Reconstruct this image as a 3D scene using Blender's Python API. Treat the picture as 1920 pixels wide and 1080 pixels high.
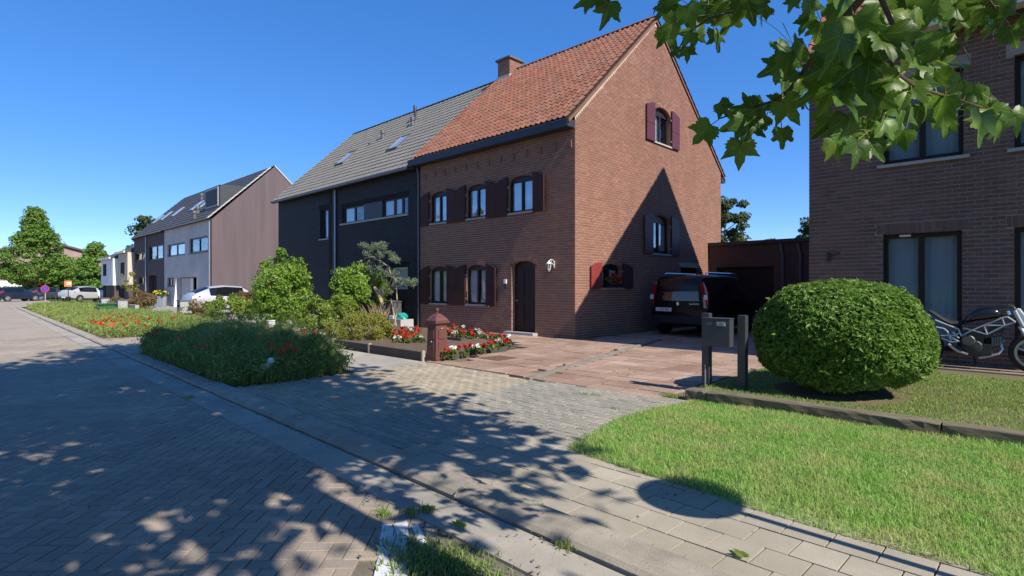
import bpy, bmesh, math, random
import numpy as np
from mathutils import Vector, Matrix

for _o in list(bpy.data.objects):
    bpy.data.objects.remove(_o, do_unlink=True)
scene = bpy.context.scene
COL = scene.collection

# ------------------------------------------------------------------ camera
FPX, CAMH, YAW = 1034.0, 1.5, math.radians(44.0)
_c = bpy.data.cameras.new('camera')
_c.sensor_width = 36.0
_c.lens = 36.0 * FPX / 1920.0
_c.shift_y = -2.0 / 1920.0
_c.clip_start = 0.05
_c.clip_end = 3000.0
cam = bpy.data.objects.new('camera', _c)
COL.objects.link(cam)
cam.location = (0, 0, CAMH)
cam.rotation_euler = (math.radians(90), 0, YAW)
scene.camera = cam
scene.render.resolution_x, scene.render.resolution_y = 1024, 576

# ------------------------------------------------------------------ light
SUN_DIR = Vector((1.0, -0.045, 0.90)).normalized()      # towards the sun
w = bpy.data.worlds.new('World')
scene.world = w
w.use_nodes = True
_n = w.node_tree.nodes
_l = w.node_tree.links
for x in list(_n):
    _n.remove(x)
_sky = _n.new('ShaderNodeTexSky')
_sky.sky_type = 'NISHITA'
_sky.sun_disc = False
_sky.sun_elevation = math.asin(SUN_DIR.z)
_sky.sun_rotation = math.atan2(SUN_DIR.x, SUN_DIR.y)
_sky.air_density = 0.5
_sky.dust_density = 0.0
_sky.ozone_density = 3.0
_sky.altitude = 0
_hs = _n.new('ShaderNodeHueSaturation')
_hs.inputs['Saturation'].default_value = 1.64
_hs.inputs['Hue'].default_value = 0.512
_hs.inputs['Value'].default_value = 1.9
_bg = _n.new('ShaderNodeBackground')
_bg.inputs['Strength'].default_value = 0.15
_wo = _n.new('ShaderNodeOutputWorld')
_gm = _n.new('ShaderNodeGamma')
_gm.inputs['Gamma'].default_value = 0.6
_l.new(_sky.outputs[0], _gm.inputs['Color'])
_l.new(_gm.outputs[0], _hs.inputs['Color'])
_l.new(_hs.outputs[0], _bg.inputs['Color'])
_l.new(_bg.outputs[0], _wo.inputs['Surface'])
_sd = bpy.data.lights.new('sun', 'SUN')
_sd.energy = 4.6
_sd.angle = math.radians(0.53)
_sd.color = (1.0, 0.93, 0.83)
sun = bpy.data.objects.new('sun', _sd)
COL.objects.link(sun)
sun.location = (20, -5, 30)
sun.rotation_euler = (-SUN_DIR).to_track_quat('-Z', 'Y').to_euler()
scene.view_settings.view_transform = 'Standard'
scene.view_settings.look = 'None'
scene.view_settings.gamma = 1.0
scene.view_settings.use_curve_mapping = False
scene.view_settings.exposure = 0.6

# ------------------------------------------------------------------ helpers
rnd = random.Random(7)
nrg = np.random.default_rng(11)
_F = np.array([-math.sin(YAW), math.cos(YAW)])
_R = np.array([math.cos(YAW), math.sin(YAW)])


def lin(r, g, b):
    def f(c):
        c /= 255.0
        return c / 12.92 if c <= 0.04045 else ((c + 0.055) / 1.055) ** 2.4
    return (f(r), f(g), f(b))


def ray(px, py):
    u = (px - 960) / FPX
    return np.array([_F[0] + u * _R[0], _F[1] + u * _R[1], (538.0 - py) / FPX])


def G(px, py, z=0.0):
    """point of the level ground seen at a photo pixel"""
    r = ray(px, py)
    t = (z - CAMH) / r[2]
    return (t * r[0], t * r[1], z)


def at_depth(px, py, d):
    r = ray(px, py) * d
    return Vector((r[0], r[1], CAMH + r[2]))


def in_view(p, m=0.0):
    d = p[0] * _F[0] + p[1] * _F[1]
    if d < 0.3:
        return False
    l = p[0] * _R[0] + p[1] * _R[1]
    return abs(l / d) < 0.93 + m and abs((p[2] - CAMH) / d) < 0.525 + m


WLOC = {}


def tag(o, label=None, cat=None, group=None, kind=None):
    if label: o['label'] = label
    if cat: o['category'] = cat
    if group: o['group'] = group
    if kind: o['kind'] = kind
    return o


def thing(name, label, cat, loc=(0, 0, 0), rz=0.0, group=None):
    o = bpy.data.objects.new(name, None)
    o.empty_display_size = 0.2
    COL.objects.link(o)
    o.location = loc
    o.rotation_euler = (0, 0, rz)
    WLOC[o.name] = Vector(loc) if rz == 0.0 else Vector((0, 0, 0))
    return tag(o, label, cat, group)


def link(name, me, mat=None, parent=None, loc=None):
    """mesh made in world coordinates (or in the local ones of a rotated thing)"""
    if mat is not None and not me.materials:
        me.materials.append(mat)
    o = bpy.data.objects.new(name, me)
    COL.objects.link(o)
    WLOC[o.name] = Vector((0, 0, 0))
    if parent is not None:
        o.parent = parent
        o.location = -WLOC[parent.name]
    if loc is not None:
        o.location = Vector(loc) - (WLOC[parent.name] if parent is not None else Vector((0, 0, 0)))
        WLOC[o.name] = Vector(loc)
    return o


def mesh_np(name, V, Fa):
    me = bpy.data.meshes.new(name)
    me.from_pydata(np.asarray(V, dtype=float), [], np.asarray(Fa, dtype=int))
    me.update()
    return me


class MB:
    """collects simple shapes into one mesh"""
    def __init__(s):
        s.v = []
        s.f = []

    def add(s, vs, fs):
        b = len(s.v)
        s.v += [tuple(v) for v in vs]
        s.f += [tuple(i + b for i in f) for f in fs]
        return s

    def box(s, x0, x1, y0, y1, z0, z1):
        vs = [(x, y, z) for z in (z0, z1) for y in (y0, y1) for x in (x0, x1)]
        return s.add(vs, [(0, 2, 3, 1), (4, 5, 7, 6), (0, 1, 5, 4), (2, 6, 7, 3), (0, 4, 6, 2), (1, 3, 7, 5)])

    def quad(s, a, b, c, d):
        return s.add([a, b, c, d], [(0, 1, 2, 3)])

    def prism(s, pts, ext):
        """polygon (3-D points) extruded by a vector"""
        n = len(pts)
        e = Vector(ext)
        vs = [Vector(p) for p in pts] + [Vector(p) + e for p in pts]
        fs = [tuple(range(n - 1, -1, -1)), tuple(range(n, 2 * n))]
        fs += [(i, (i + 1) % n, n + (i + 1) % n, n + i) for i in range(n)]
        return s.add(vs, fs)

    def tube(s, pts, rad, n=8, cap=True):
        pts = [Vector(p) for p in pts]
        if not hasattr(rad, '__len__'):
            rad = [rad] * len(pts)
        vs, fs = [], []
        up = None
        for i, p in enumerate(pts):
            d = (pts[min(i + 1, len(pts) - 1)] - pts[max(i - 1, 0)]).normalized()
            if up is None:
                up = Vector((0, 0, 1)) if abs(d.z) < 0.9 else Vector((1, 0, 0))
            a = d.cross(up).normalized()
            b = a.cross(d).normalized()
            up = b
            for k in range(n):
                t = 2 * math.pi * k / n
                vs.append(p + rad[i] * (math.cos(t) * a + math.sin(t) * b))
        for i in range(len(pts) - 1):
            for k in range(n):
                fs.append((i * n + k, i * n + (k + 1) % n, (i + 1) * n + (k + 1) % n, (i + 1) * n + k))
        if cap:
            fs.append(tuple(range(n - 1, -1, -1)))
            fs.append(tuple(range(len(vs) - n, len(vs))))
        return s.add(vs, fs)

    def lathe(s, prof, c, axis='z', n=16, cap=True):
        """prof: list of (radius, height) turned about an axis through c"""
        c = Vector(c)
        vs, fs = [], []
        for r, h in prof:
            for k in range(n):
                t = 2 * math.pi * k / n
                q = (r * math.cos(t), r * math.sin(t), h)
                if axis == 'x': q = (q[2], q[0], q[1])
                if axis == 'y': q = (q[0], q[2], q[1])
                vs.append(c + Vector(q))
        m = len(prof)
        for i in range(m - 1):
            for k in range(n):
                fs.append((i * n + k, i * n + (k + 1) % n, (i + 1) * n + (k + 1) % n, (i + 1) * n + k))
        if cap:
            fs.append(tuple(range(n - 1, -1, -1)))
            fs.append(tuple(range((m - 1) * n, m * n)))
        return s.add(vs, fs)

    def mesh(s, name):
        me = bpy.data.meshes.new(name)
        me.from_pydata(s.v, [], s.f)
        bm = bmesh.new()
        bm.from_mesh(me)
        bmesh.ops.recalc_face_normals(bm, faces=bm.faces)
        bm.to_mesh(me)
        bm.free()
        return me

    def build(s, name, mat, parent=None, loc=None, smooth=False, bevel=0.0):
        me = s.mesh(name)
        if bevel:
            bm = bmesh.new()
            bm.from_mesh(me)
            bmesh.ops.bevel(bm, geom=list(bm.edges), offset=bevel, segments=2, affect='EDGES', clamp_overlap=True)
            bm.to_mesh(me)
            bm.free()
        if smooth:
            me.polygons.foreach_set('use_smooth', [True] * len(me.polygons))
            me.set_sharp_from_angle(angle=math.radians(40))
        return link(name, me, mat, parent, loc)


# ------------------------------------------------------------------ materials
def M(name, col, rough=0.8, col2=None, nscale=2.0, namt=0.6, palette=None, rand=0.0, bump=0.0, bscale=60.0,
      metal=0.0, spec=0.35, fine=0.0, fscale=90.0, coat=0.0, stretch=None, trans=0.0):
    m = bpy.data.materials.new(name)
    m.use_nodes = True
    nt = m.node_tree
    N, L = nt.nodes, nt.links
    b = N['Principled BSDF']
    b.inputs['Roughness'].default_value = rough
    b.inputs['Metallic'].default_value = metal
    b.inputs['Specular IOR Level'].default_value = spec
    b.inputs['Coat Weight'].default_value = coat
    b.inputs['Coat Roughness'].default_value = 0.04
    geo = N.new('ShaderNodeNewGeometry')
    pos = geo.outputs['Position']
    if stretch:
        mp = N.new('ShaderNodeMapping')
        mp.inputs['Scale'].default_value = stretch
        L.new(pos, mp.inputs['Vector'])
        pos = mp.outputs['Vector']

    def noise(sc, det=4.0):
        n = N.new('ShaderNodeTexNoise')
        n.inputs['Scale'].default_value = sc
        n.inputs['Detail'].default_value = det
        n.inputs['Roughness'].default_value = 0.6
        L.new(pos, n.inputs['Vector'])
        return n.outputs['Fac']

    def mixc(fac, a, bb, mode='MIX'):
        x = N.new('ShaderNodeMix')
        x.data_type = 'RGBA'
        x.blend_type = mode
        for sock, val in ((x.inputs[0], fac), (x.inputs[6], a), (x.inputs[7], bb)):
            if isinstance(val, (int, float)):
                sock.default_value = val
            elif isinstance(val, tuple):
                sock.default_value = (*val[:3], 1)
            else:
                L.new(val, sock)
        return x.outputs[2]

    def math_(op, a, bb):
        x = N.new('ShaderNodeMath')
        x.operation = op
        for sock, val in ((x.inputs[0], a), (x.inputs[1], bb)):
            if isinstance(val, (int, float)):
                sock.default_value = val
            else:
                L.new(val, sock)
        return x.outputs[0]

    cur = col
    if palette or rand:
        oi = N.new('ShaderNodeObjectInfo')
        r = math_('FRACT', math_('ADD', geo.outputs['Random Per Island'], oi.outputs['Random']), 0.0)
        if palette:
            cr = N.new('ShaderNodeValToRGB')
            e = cr.color_ramp.elements
            while len(e) < len(palette):
                e.new(0.5)
            for i, c in enumerate(palette):
                e[i].position = i / (len(palette) - 1)
                e[i].color = (*c, 1)
            L.new(r, cr.inputs[0])
            cur = cr.outputs[0]
        if rand:
            k = math_('ADD', math_('MULTIPLY', math_('FRACT', math_('MULTIPLY', r, 7.31), 0.0), 2 * rand), 1 - rand)
            x = N.new('ShaderNodeVectorMath')
            x.operation = 'SCALE'
            if isinstance(cur, tuple):
                x.inputs[0].default_value = cur
            else:
                L.new(cur, x.inputs[0])
            L.new(k, x.inputs['Scale'])
            cur = x.outputs[0]
    if col2 is not None:
        f = noise(nscale)
        mr = N.new('ShaderNodeMapRange')
        mr.inputs[1].default_value = 0.38
        mr.inputs[2].default_value = 0.66
        mr.inputs[4].default_value = namt
        L.new(f, mr.inputs[0])
        cur = mixc(mr.outputs[0], cur, col2)
    if fine:
        f = noise(fscale, 2.0)
        mr = N.new('ShaderNodeMapRange')
        mr.inputs[1].default_value = 0.25
        mr.inputs[2].default_value = 0.75
        mr.inputs[3].default_value = 1 - fine
        mr.inputs[4].default_value = 1 + fine
        L.new(f, mr.inputs[0])
        x = N.new('ShaderNodeVectorMath')
        x.operation = 'SCALE'
        if isinstance(cur, tuple):
            x.inputs[0].default_value = cur
        else:
            L.new(cur, x.inputs[0])
        L.new(mr.outputs[0], x.inputs['Scale'])
        cur = x.outputs[0]
    if isinstance(cur, tuple):
        b.inputs['Base Color'].default_value = (*cur, 1)
    else:
        L.new(cur, b.inputs['Base Color'])
    if bump:
        bp = N.new('ShaderNodeBump')
        bp.inputs['Strength'].default_value = bump
        bp.inputs['Distance'].default_value = 0.01
        L.new(noise(bscale, 5.0), bp.inputs['Height'])
        L.new(bp.outputs[0], b.inputs['Normal'])
    if trans:
        t = N.new('ShaderNodeBsdfTranslucent')
        hs = N.new('ShaderNodeHueSaturation')
        hs.inputs['Value'].default_value = 1.9
        hs.inputs['Hue'].default_value = 0.497
        if isinstance(cur, tuple):
            hs.inputs['Color'].default_value = (*cur, 1)
        else:
            L.new(cur, hs.inputs['Color'])
        L.new(hs.outputs[0], t.inputs['Color'])
        ms = N.new('ShaderNodeMixShader')
        ms.inputs[0].default_value = trans
        L.new(b.outputs[0], ms.inputs[1])
        L.new(t.outputs[0], ms.inputs[2])
        L.new(ms.outputs[0], N['Material Output'].inputs['Surface'])
    return m


def brick_tex(name, c1, c2, mortar, bw=0.22, rh=0.075, axis='x', rough=0.85, msize=0.008):
    """brickwork too far away to tell the bricks apart"""
    m = bpy.data.materials.new(name)
    m.use_nodes = True
    N, L = m.node_tree.nodes, m.node_tree.links
    b = N['Principled BSDF']
    b.inputs['Roughness'].default_value = rough
    geo = N.new('ShaderNodeNewGeometry')
    sx = N.new('ShaderNodeSeparateXYZ')
    L.new(geo.outputs['Position'], sx.inputs[0])
    ad = N.new('ShaderNodeMath')
    L.new(sx.outputs[0], ad.inputs[0])
    L.new(sx.outputs[1], ad.inputs[1])
    cb = N.new('ShaderNodeCombineXYZ')
    L.new(ad.outputs[0], cb.inputs[0])
    L.new(sx.outputs[2], cb.inputs[1])
    t = N.new('ShaderNodeTexBrick')
    t.inputs['Color1'].default_value = (*c1, 1)
    t.inputs['Color2'].default_value = (*c2, 1)
    t.inputs['Mortar'].default_value = (*mortar, 1)
    t.inputs['Scale'].default_value = 1.0
    t.inputs['Mortar Size'].default_value = msize
    t.inputs['Brick Width'].default_value = bw
    t.inputs['Row Height'].default_value = rh
    L.new(cb.outputs[0], t.inputs['Vector'])
    n = N.new('ShaderNodeTexNoise')
    n.inputs['Scale'].default_value = 0.8
    n.inputs['Detail'].default_value = 6
    L.new(geo.outputs['Position'], n.inputs['Vector'])
    mr = N.new('ShaderNodeMapRange')
    mr.inputs[3].default_value = 0.72
    mr.inputs[4].default_value = 1.25
    L.new(n.outputs[0], mr.inputs[0])
    x = N.new('ShaderNodeVectorMath')
    x.operation = 'SCALE'
    L.new(t.outputs[0], x.inputs[0])
    L.new(mr.outputs[0], x.inputs['Scale'])
    L.new(x.outputs[0], b.inputs['Base Color'])
    bp = N.new('ShaderNodeBump')
    bp.inputs['Strength'].default_value = 0.4
    bp.inputs['Distance'].default_value = 0.006
    bp.invert = True
    L.new(t.outputs['Fac'], bp.inputs['Height'])
    L.new(bp.outputs[0], b.inputs['Normal'])
    return m


def glass(name, tint=(0.75, 0.82, 0.85), refl=0.10, wob=0.02):
    m = bpy.data.materials.new(name)
    m.use_nodes = True
    N, L = m.node_tree.nodes, m.node_tree.links
    N.remove(N['Principled BSDF'])
    tr = N.new('ShaderNodeBsdfTransparent')
    tr.inputs[0].default_value = (*tint, 1)
    gl = N.new('ShaderNodeBsdfGlossy')
    gl.inputs['Roughness'].default_value = 0.015
    gl.inputs['Color'].default_value = (0.95, 0.97, 1, 1)
    nz = N.new('ShaderNodeTexNoise')
    nz.inputs['Scale'].default_value = 1.3
    geo = N.new('ShaderNodeNewGeometry')
    L.new(geo.outputs['Position'], nz.inputs['Vector'])
    bp = N.new('ShaderNodeBump')
    bp.inputs['Strength'].default_value = 1.0
    bp.inputs['Distance'].default_value = wob
    L.new(nz.outputs[0], bp.inputs['Height'])
    L.new(bp.outputs[0], gl.inputs['Normal'])
    fr = N.new('ShaderNodeLayerWeight')
    pw_ = N.new('ShaderNodeMath')
    pw_.operation = 'POWER'
    pw_.inputs[1].default_value = 4.0
    L.new(fr.outputs['Facing'], pw_.inputs[0])
    ma = N.new('ShaderNodeMath')
    ma.operation = 'MULTIPLY_ADD'
    ma.inputs[1].default_value = 0.9
    ma.inputs[2].default_value = refl
    L.new(pw_.outputs[0], ma.inputs[0])
    mx = N.new('ShaderNodeMixShader')
    L.new(ma.outputs[0], mx.inputs[0])
    L.new(tr.outputs[0], mx.inputs[1])
    L.new(gl.outputs[0], mx.inputs[2])
    L.new(mx.outputs[0], N['Material Output'].inputs['Surface'])
    return m


# ------------------------------------------------------------------ pieces (bricks, tiles, pavers)
def proto_box():
    v = np.array([(x, y, z) for z in (-.5, .5) for y in (-.5, .5) for x in (-.5, .5)], float)
    f = np.array([(0, 2, 3, 1), (4, 5, 7, 6), (0, 1, 5, 4), (2, 6, 7, 3), (0, 4, 6, 2), (1, 3, 7, 5)])
    return v, f


def proto_chamfer(cx=0.04, cy=0.04, cz=0.25):
    """box with the edges of its top face (z = +.5) chamfered, no bottom"""
    r = [(-.5, -.5), (.5, -.5), (.5, .5), (-.5, .5)]
    v = [(x, y, -.5) for x, y in r] + [(x, y, .5 - cz) for x, y in r]
    v += [(x * (1 - 2 * cx), y * (1 - 2 * cy), .5) for x, y in r]
    f = [(8, 9, 10, 11)]
    for i in range(4):
        j = (i + 1) % 4
        f += [(i, j, 4 + j, 4 + i), (4 + i, 4 + j, 8 + j, 8 + i)]
    return np.array(v, float), np.array(f)


def pieces(name, rest_name, proto, mat, xf, parent, limit=300, rest_mat=None):
    """xf: (loc, 3x3 basis) for each piece; the nearest in view become objects, the rest one mesh"""
    V, Fa = proto
    me = mesh_np(name, V, Fa)
    me.materials.append(mat)

    def score(i):
        p = xf[i][0]
        return (0 if in_view(p) else 1, (p[0] ** 2 + p[1] ** 2 + (p[2] - CAMH) ** 2))
    order = sorted(range(len(xf)), key=score)
    for i in order[:limit]:
        loc, B = xf[i]
        o = bpy.data.objects.new(name, me)
        COL.objects.link(o)
        o.parent = parent
        mm = Matrix(((B[0][0], B[0][1], B[0][2], loc[0]), (B[1][0], B[1][1], B[1][2], loc[1]),
                     (B[2][0], B[2][1], B[2][2], loc[2]), (0, 0, 0, 1)))
        o.matrix_basis = Matrix.Translation(-WLOC[parent.name]) @ mm
    rest = order[limit:]
    if rest:
        Bs = np.array([xf[i][1] for i in rest], float)
        Ls = np.array([xf[i][0] for i in rest], float)
        VV = (np.einsum('nij,kj->nki', Bs, V) + Ls[:, None, :]).reshape(-1, 3)
        FF = (Fa[None] + (np.arange(len(rest)) * len(V))[:, None, None]).reshape(-1, Fa.shape[1])
        o = link(rest_name, mesh_np(rest_name, VV, FF), rest_mat or mat, parent)
        tag(o, kind='stuff')


def rotz(a):
    c, s = math.cos(a), math.sin(a)
    return np.array([[c, -s, 0], [s, c, 0], [0, 0, 1]])


# ------------------------------------------------------------------ foliage
def leaf_mesh(name, P, size, Nrm=None, aspect=0.55, fold=0.25, jitter=0.9, sizevar=0.4, seed=1, droop=0.0):
    """one small folded leaf (two triangles) at each point of P"""
    g = np.random.default_rng(seed)
    n = len(P)
    if Nrm is None:
        Nrm = g.normal(size=(n, 3))
    Nrm = Nrm + g.normal(size=(n, 3)) * jitter
    Nrm /= np.linalg.norm(Nrm, axis=1, keepdims=True) + 1e-9
    D = g.normal(size=(n, 3))
    D[:, 2] -= droop
    D -= (D * Nrm).sum(1, keepdims=True) * Nrm
    D /= np.linalg.norm(D, axis=1, keepdims=True) + 1e-9
    S = np.cross(Nrm, D)
    L = size * (1 + (g.random(n) - .5) * 2 * sizevar)[:, None]
    v0 = P - D * L * .5
    v2 = P + D * L * .5
    mid = P + Nrm * L * fold * 0.5
    v1 = mid + S * L * aspect * .5
    v3 = mid - S * L * aspect * .5
    V = np.stack([v0, v1, v2, v3], 1).reshape(-1, 3)
    b = (np.arange(n) * 4)[:, None]
    Fa = np.concatenate([b + np.array([[0, 1, 2]]), b + np.array([[0, 2, 3]])], 0)
    return mesh_np(name, V, Fa)


def clumps(c, r, k, n, cr, seed=1, shell=0.75, bottom=-0.75):
    """points on the surfaces of k small clumps spread through an ellipsoid; returns points and outward normals"""
    g = np.random.default_rng(seed)
    c = np.array(c, float)
    r = np.array(r, float)
    d = g.normal(size=(k * 3, 3))
    d /= np.linalg.norm(d, axis=1, keepdims=True)
    d = d[d[:, 2] > bottom][:k]
    rad = shell + (1 - shell) * g.random(len(d)) ** 0.5
    C = c + d * r * rad[:, None] * (1 + 0.10 * g.normal(size=(len(d), 1)))
    idx = g.integers(0, len(C), n)
    e = g.normal(size=(n, 3))
    e /= np.linalg.norm(e, axis=1, keepdims=True)
    crs = cr * (0.6 + 0.8 * g.random(len(C)))
    P = C[idx] + e * (crs[idx] * (0.55 + 0.45 * g.random(n)))[:, None]
    return P, e * 0.6 + d[idx] * 0.6


def blades(P, h, wd, lean=0.5, seed=1, hvar=0.4):
    """grass blades, one bent triangle pair each"""
    g = np.random.default_rng(seed)
    n = len(P)
    a = g.random(n) * 2 * math.pi
    S = np.stack([np.cos(a), np.sin(a), np.zeros(n)], 1)
    b = g.random(n) * 2 * math.pi
    T = np.stack([np.cos(b), np.sin(b), np.zeros(n)], 1)
    H = (h * (1 + (g.random(n) - .5) * 2 * hvar))[:, None]
    le = (lean * g.random(n))[:, None]
    W = wd * (0.6 + 0.8 * g.random(n))[:, None]
    up = np.array([[0, 0, 1.0]])
    v0 = P - S * W
    v1 = P + S * W
    m = P + up * H * 0.6 + T * H * le * 0.35
    v2 = m + S * W * 0.8
    v3 = m - S * W * 0.8
    v4 = P + up * H * (1 - 0.25 * le) + T * H * le
    V = np.stack([v0, v1, v2, v3, v4], 1).reshape(-1, 3)
    bb = (np.arange(n) * 5)[:, None]
    Fa = np.concatenate([bb + np.array([[0, 1, 2]]), bb + np.array([[0, 2, 3]]), bb + np.array([[3, 2, 4]])], 0)
    return V, Fa


def in_poly(x, y, poly):
    r = np.zeros(len(x), bool)
    n = len(poly)
    for i in range(n):
        x0, y0 = poly[i]
        x1, y1 = poly[(i + 1) % n]
        c = ((y0 > y) != (y1 > y)) & (x < (x1 - x0) * (y - y0) / (y1 - y0 + 1e-12) + x0)
        r ^= c
    return r


def scatter(poly, n, z=0.0, seed=1):
    g = np.random.default_rng(seed)
    xs = [p[0] for p in poly]
    ys = [p[1] for p in poly]
    out = []
    tot = 0
    while tot < n:
        x = g.uniform(min(xs), max(xs), n * 2)
        y = g.uniform(min(ys), max(ys), n * 2)
        k = in_poly(x, y, poly)
        out.append(np.stack([x[k], y[k], np.full(k.sum(), z)], 1))
        tot += k.sum()
    return np.concatenate(out)[:n]


def text_mesh(name, body, size, mat, parent, mtx, ext=0.002):
    cu = bpy.data.curves.new(name, 'FONT')
    cu.body = body
    cu.size = size
    cu.extrude = ext
    cu.align_x = 'CENTER'
    cu.align_y = 'CENTER'
    t = bpy.data.objects.new(name + '_tmp', cu)
    COL.objects.link(t)
    dg = bpy.context.evaluated_depsgraph_get()
    dg.update()
    me = bpy.data.meshes.new_from_object(t.evaluated_get(dg))
    bpy.data.objects.remove(t)
    me.transform(mtx)
    me.materials.clear()
    me.materials.append(mat)
    return link(name, me, None, parent)
# ------------------------------------------------------------------ palette
m_soil = M('soil', (0.11, 0.075, 0.05), 0.95, (0.17, 0.12, 0.085), 6, 0.7, bump=0.8, bscale=90, fine=0.35, fscale=120)
m_field = M('field', (0.07, 0.10, 0.03), 0.95, (0.13, 0.12, 0.05), 0.15, 0.8, fine=0.3, fscale=6)
m_sand = M('joint_sand', (0.16, 0.14, 0.11), 0.95, (0.09, 0.095, 0.05), 5, 0.6, fine=0.3)
m_road = M('road_klinker_far', (0.36, 0.30, 0.23), 0.85, (0.28, 0.235, 0.18), 0.7, 0.7, fine=0.22, fscale=14)
m_paver = M('road_klinker', (0.33, 0.3, 0.26), 0.8, (0.21, 0.18, 0.145), 0.7, 0.6,
            palette=[(0.33, 0.275, 0.21), (0.375, 0.305, 0.23), (0.30, 0.255, 0.205), (0.385, 0.32, 0.245)], rand=0.12, bump=0.5, bscale=140, fine=0.3, fscale=170)
m_conc = M('concrete', (0.39, 0.35, 0.285), 0.85, (0.22, 0.205, 0.175), 1.4, 0.7, bump=0.35, bscale=120, fine=0.16, fscale=150, rand=0.06)
m_kerb = M('kerb_concrete', (0.39, 0.34, 0.265), 0.88, (0.21, 0.19, 0.155), 3.0, 0.65, bump=0.7, bscale=170, fine=0.28, fscale=190, rand=0.07)
m_slab = M('pavement_tile', (0.38, 0.335, 0.26), 0.85, (0.26, 0.235, 0.175), 2.2, 0.6, rand=0.10, bump=0.3, bscale=180, fine=0.15, fscale=200)
m_apy = M('apron_yellow', (0.42, 0.35, 0.25), 0.85, (0.27, 0.24, 0.18), 1.6, 0.65,
          palette=[(0.40, 0.33, 0.225), (0.36, 0.30, 0.21), (0.43, 0.355, 0.245), (0.32, 0.27, 0.20)], rand=0.12, bump=0.4, bscale=150, fine=0.2)
m_apg = M('apron_grey', (0.36, 0.33, 0.28), 0.85, (0.22, 0.215, 0.17), 1.1, 0.75,
          palette=[(0.32, 0.29, 0.235), (0.28, 0.255, 0.21), (0.35, 0.315, 0.26), (0.29, 0.26, 0.205)], rand=0.14, bump=0.4, bscale=150, fine=0.25)
m_flag = M('flagstone', (0.5, 0.3, 0.22), 0.8, (0.21, 0.125, 0.08), 0.9, 0.75,
           palette=[(0.39, 0.275, 0.205), (0.35, 0.235, 0.17), (0.42, 0.305, 0.235), (0.33, 0.225, 0.165)], rand=0.10, bump=0.5, bscale=35, fine=0.16, fscale=40)
m_white = M('white_paint', (0.78, 0.78, 0.76), 0.6, (0.45, 0.44, 0.42), 6, 0.4, rand=0.05, fine=0.1)

# ------------------------------------------------------------------ the setting
SL = -0.024
ANG = math.atan(SL)


def ky(x):
    """front edge of the kerb"""
    return 2.45 + SL * x


def sheet(name, polys, mat, kind='structure'):
    mb = MB()
    for pts, z in polys:
        mb.add([(x, y, z) for x, y in pts], [tuple(range(len(pts)))])
    o = mb.build(name, mat)
    return tag(o, kind=kind)


ground = sheet('ground', [([(-1500, -1500), (1500, -1500), (1500, 1500), (-1500, 1500)], -0.07)], m_field)
NEAR = -21.0
road = sheet('road', [([(NEAR, -7), (8, -7), (8, ky(8) - .3), (NEAR, ky(NEAR) - .3)], -0.006)], m_sand)
far = MB()
far.add([(-52, -7, .008), (NEAR, -7, .008), (NEAR, ky(NEAR) - .3, .008), (-52, ky(-52) - .3, .008)], [(0, 1, 2, 3)])
far.add([(-128, -30, .006), (-52, -30, .006), (-52, 3.4, .006), (-60, 6.2, .006), (-75, 8.0, .006), (-128, 10, .006)], [(0, 1, 2, 3, 4, 5)])
tag(far.build('cross_road', m_road), kind='structure')

# herringbone klinkers of the road
xf = []
W_ = 0.098
R45 = rotz(math.radians(45))
for i in range(-260, 60):
    for j in range(-60, 260):
        k = (i - j) % 4
        if k == 0:
            c = ((i + 1) * W_, (j + .5) * W_)
            a = 0
        elif k == 3:
            c = ((i + .5) * W_, (j + 1) * W_)
            a = 1
        else:
            continue
        p = R45 @ np.array([c[0], c[1], 0])
        x, y = p[0], p[1]
        if x < NEAR - .1 or x > 0.6 or y < -0.8 or y > ky(x) - 0.29:
            continue
        if not in_view((x, y, 0.0), 0.06):
            continue
        if x > -2.62 and y > 1.50 + 0.25 * (x + 2.4):
            continue
        B = rotz(math.radians(45 + 90 * a) + rnd.gauss(0, .008)) @ rotz(0)
        S = np.diag([2 * W_ - .0055, W_ - .0055, 0.03])
        tilt = np.eye(3)
        tilt[2, 0] = rnd.gauss(0, .006)
        tilt[2, 1] = rnd.gauss(0, .006)
        xf.append(((x, y, -0.007 + rnd.gauss(0, .0012)), tilt @ B @ S))
pieces('paver', 'paver_surface', proto_chamfer(.02, .04, .12), m_paver, xf, road)

# concrete gutter slabs and kerb stones
def along(x, dy, z=0.0):
    return (x, ky(x) + dy, z)


def slab_piece(name, mat, parent, x0, x1, prof):
    """cross-section prof (dy, z) swept along the kerb line from x0 to x1"""
    mb = MB()
    a = [along(x0, d, z) for d, z in prof]
    b = [along(x1, d, z) for d, z in prof]
    n = len(prof)
    mb.add(a + b, [tuple(range(n)), tuple(range(2 * n - 1, n - 1, -1))] + [(i, (i + 1) % n, n + (i + 1) % n, n + i) for i in range(n)])
    return mb.build(name, mat, parent)


gutter = tag(thing('gutter', None, None), kind='structure')
x = 4.0
while x > -52:
    L_ = 2.55 if x > -30 else 5.0
    zz = rnd.gauss(0, .002)
    slab_piece('gutter_slab', m_conc, gutter, x - L_ + .012, x - .006, [(-.375, -.04), (-.375, .014 + zz), (-.03, .008 + zz), (-.03, -.04)])
    x -= L_
kerb = tag(thing('kerb', None, None), kind='structure')
x = 4.0
while x > -52:
    L_ = 1.0
    zz = rnd.gauss(0, .003)
    h = .066 if x > -9 else .05
    slab_piece('kerb_stone', m_kerb, kerb, x - L_ + .010, x,
               [(0, -.05), (.0, .018 + zz), (.025, .044 + zz), (.075, h - .004 + zz), (.13, h + zz), (.255, h + zz), (.265, h - .01), (.265, -.05)])
    x -= L_

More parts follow.
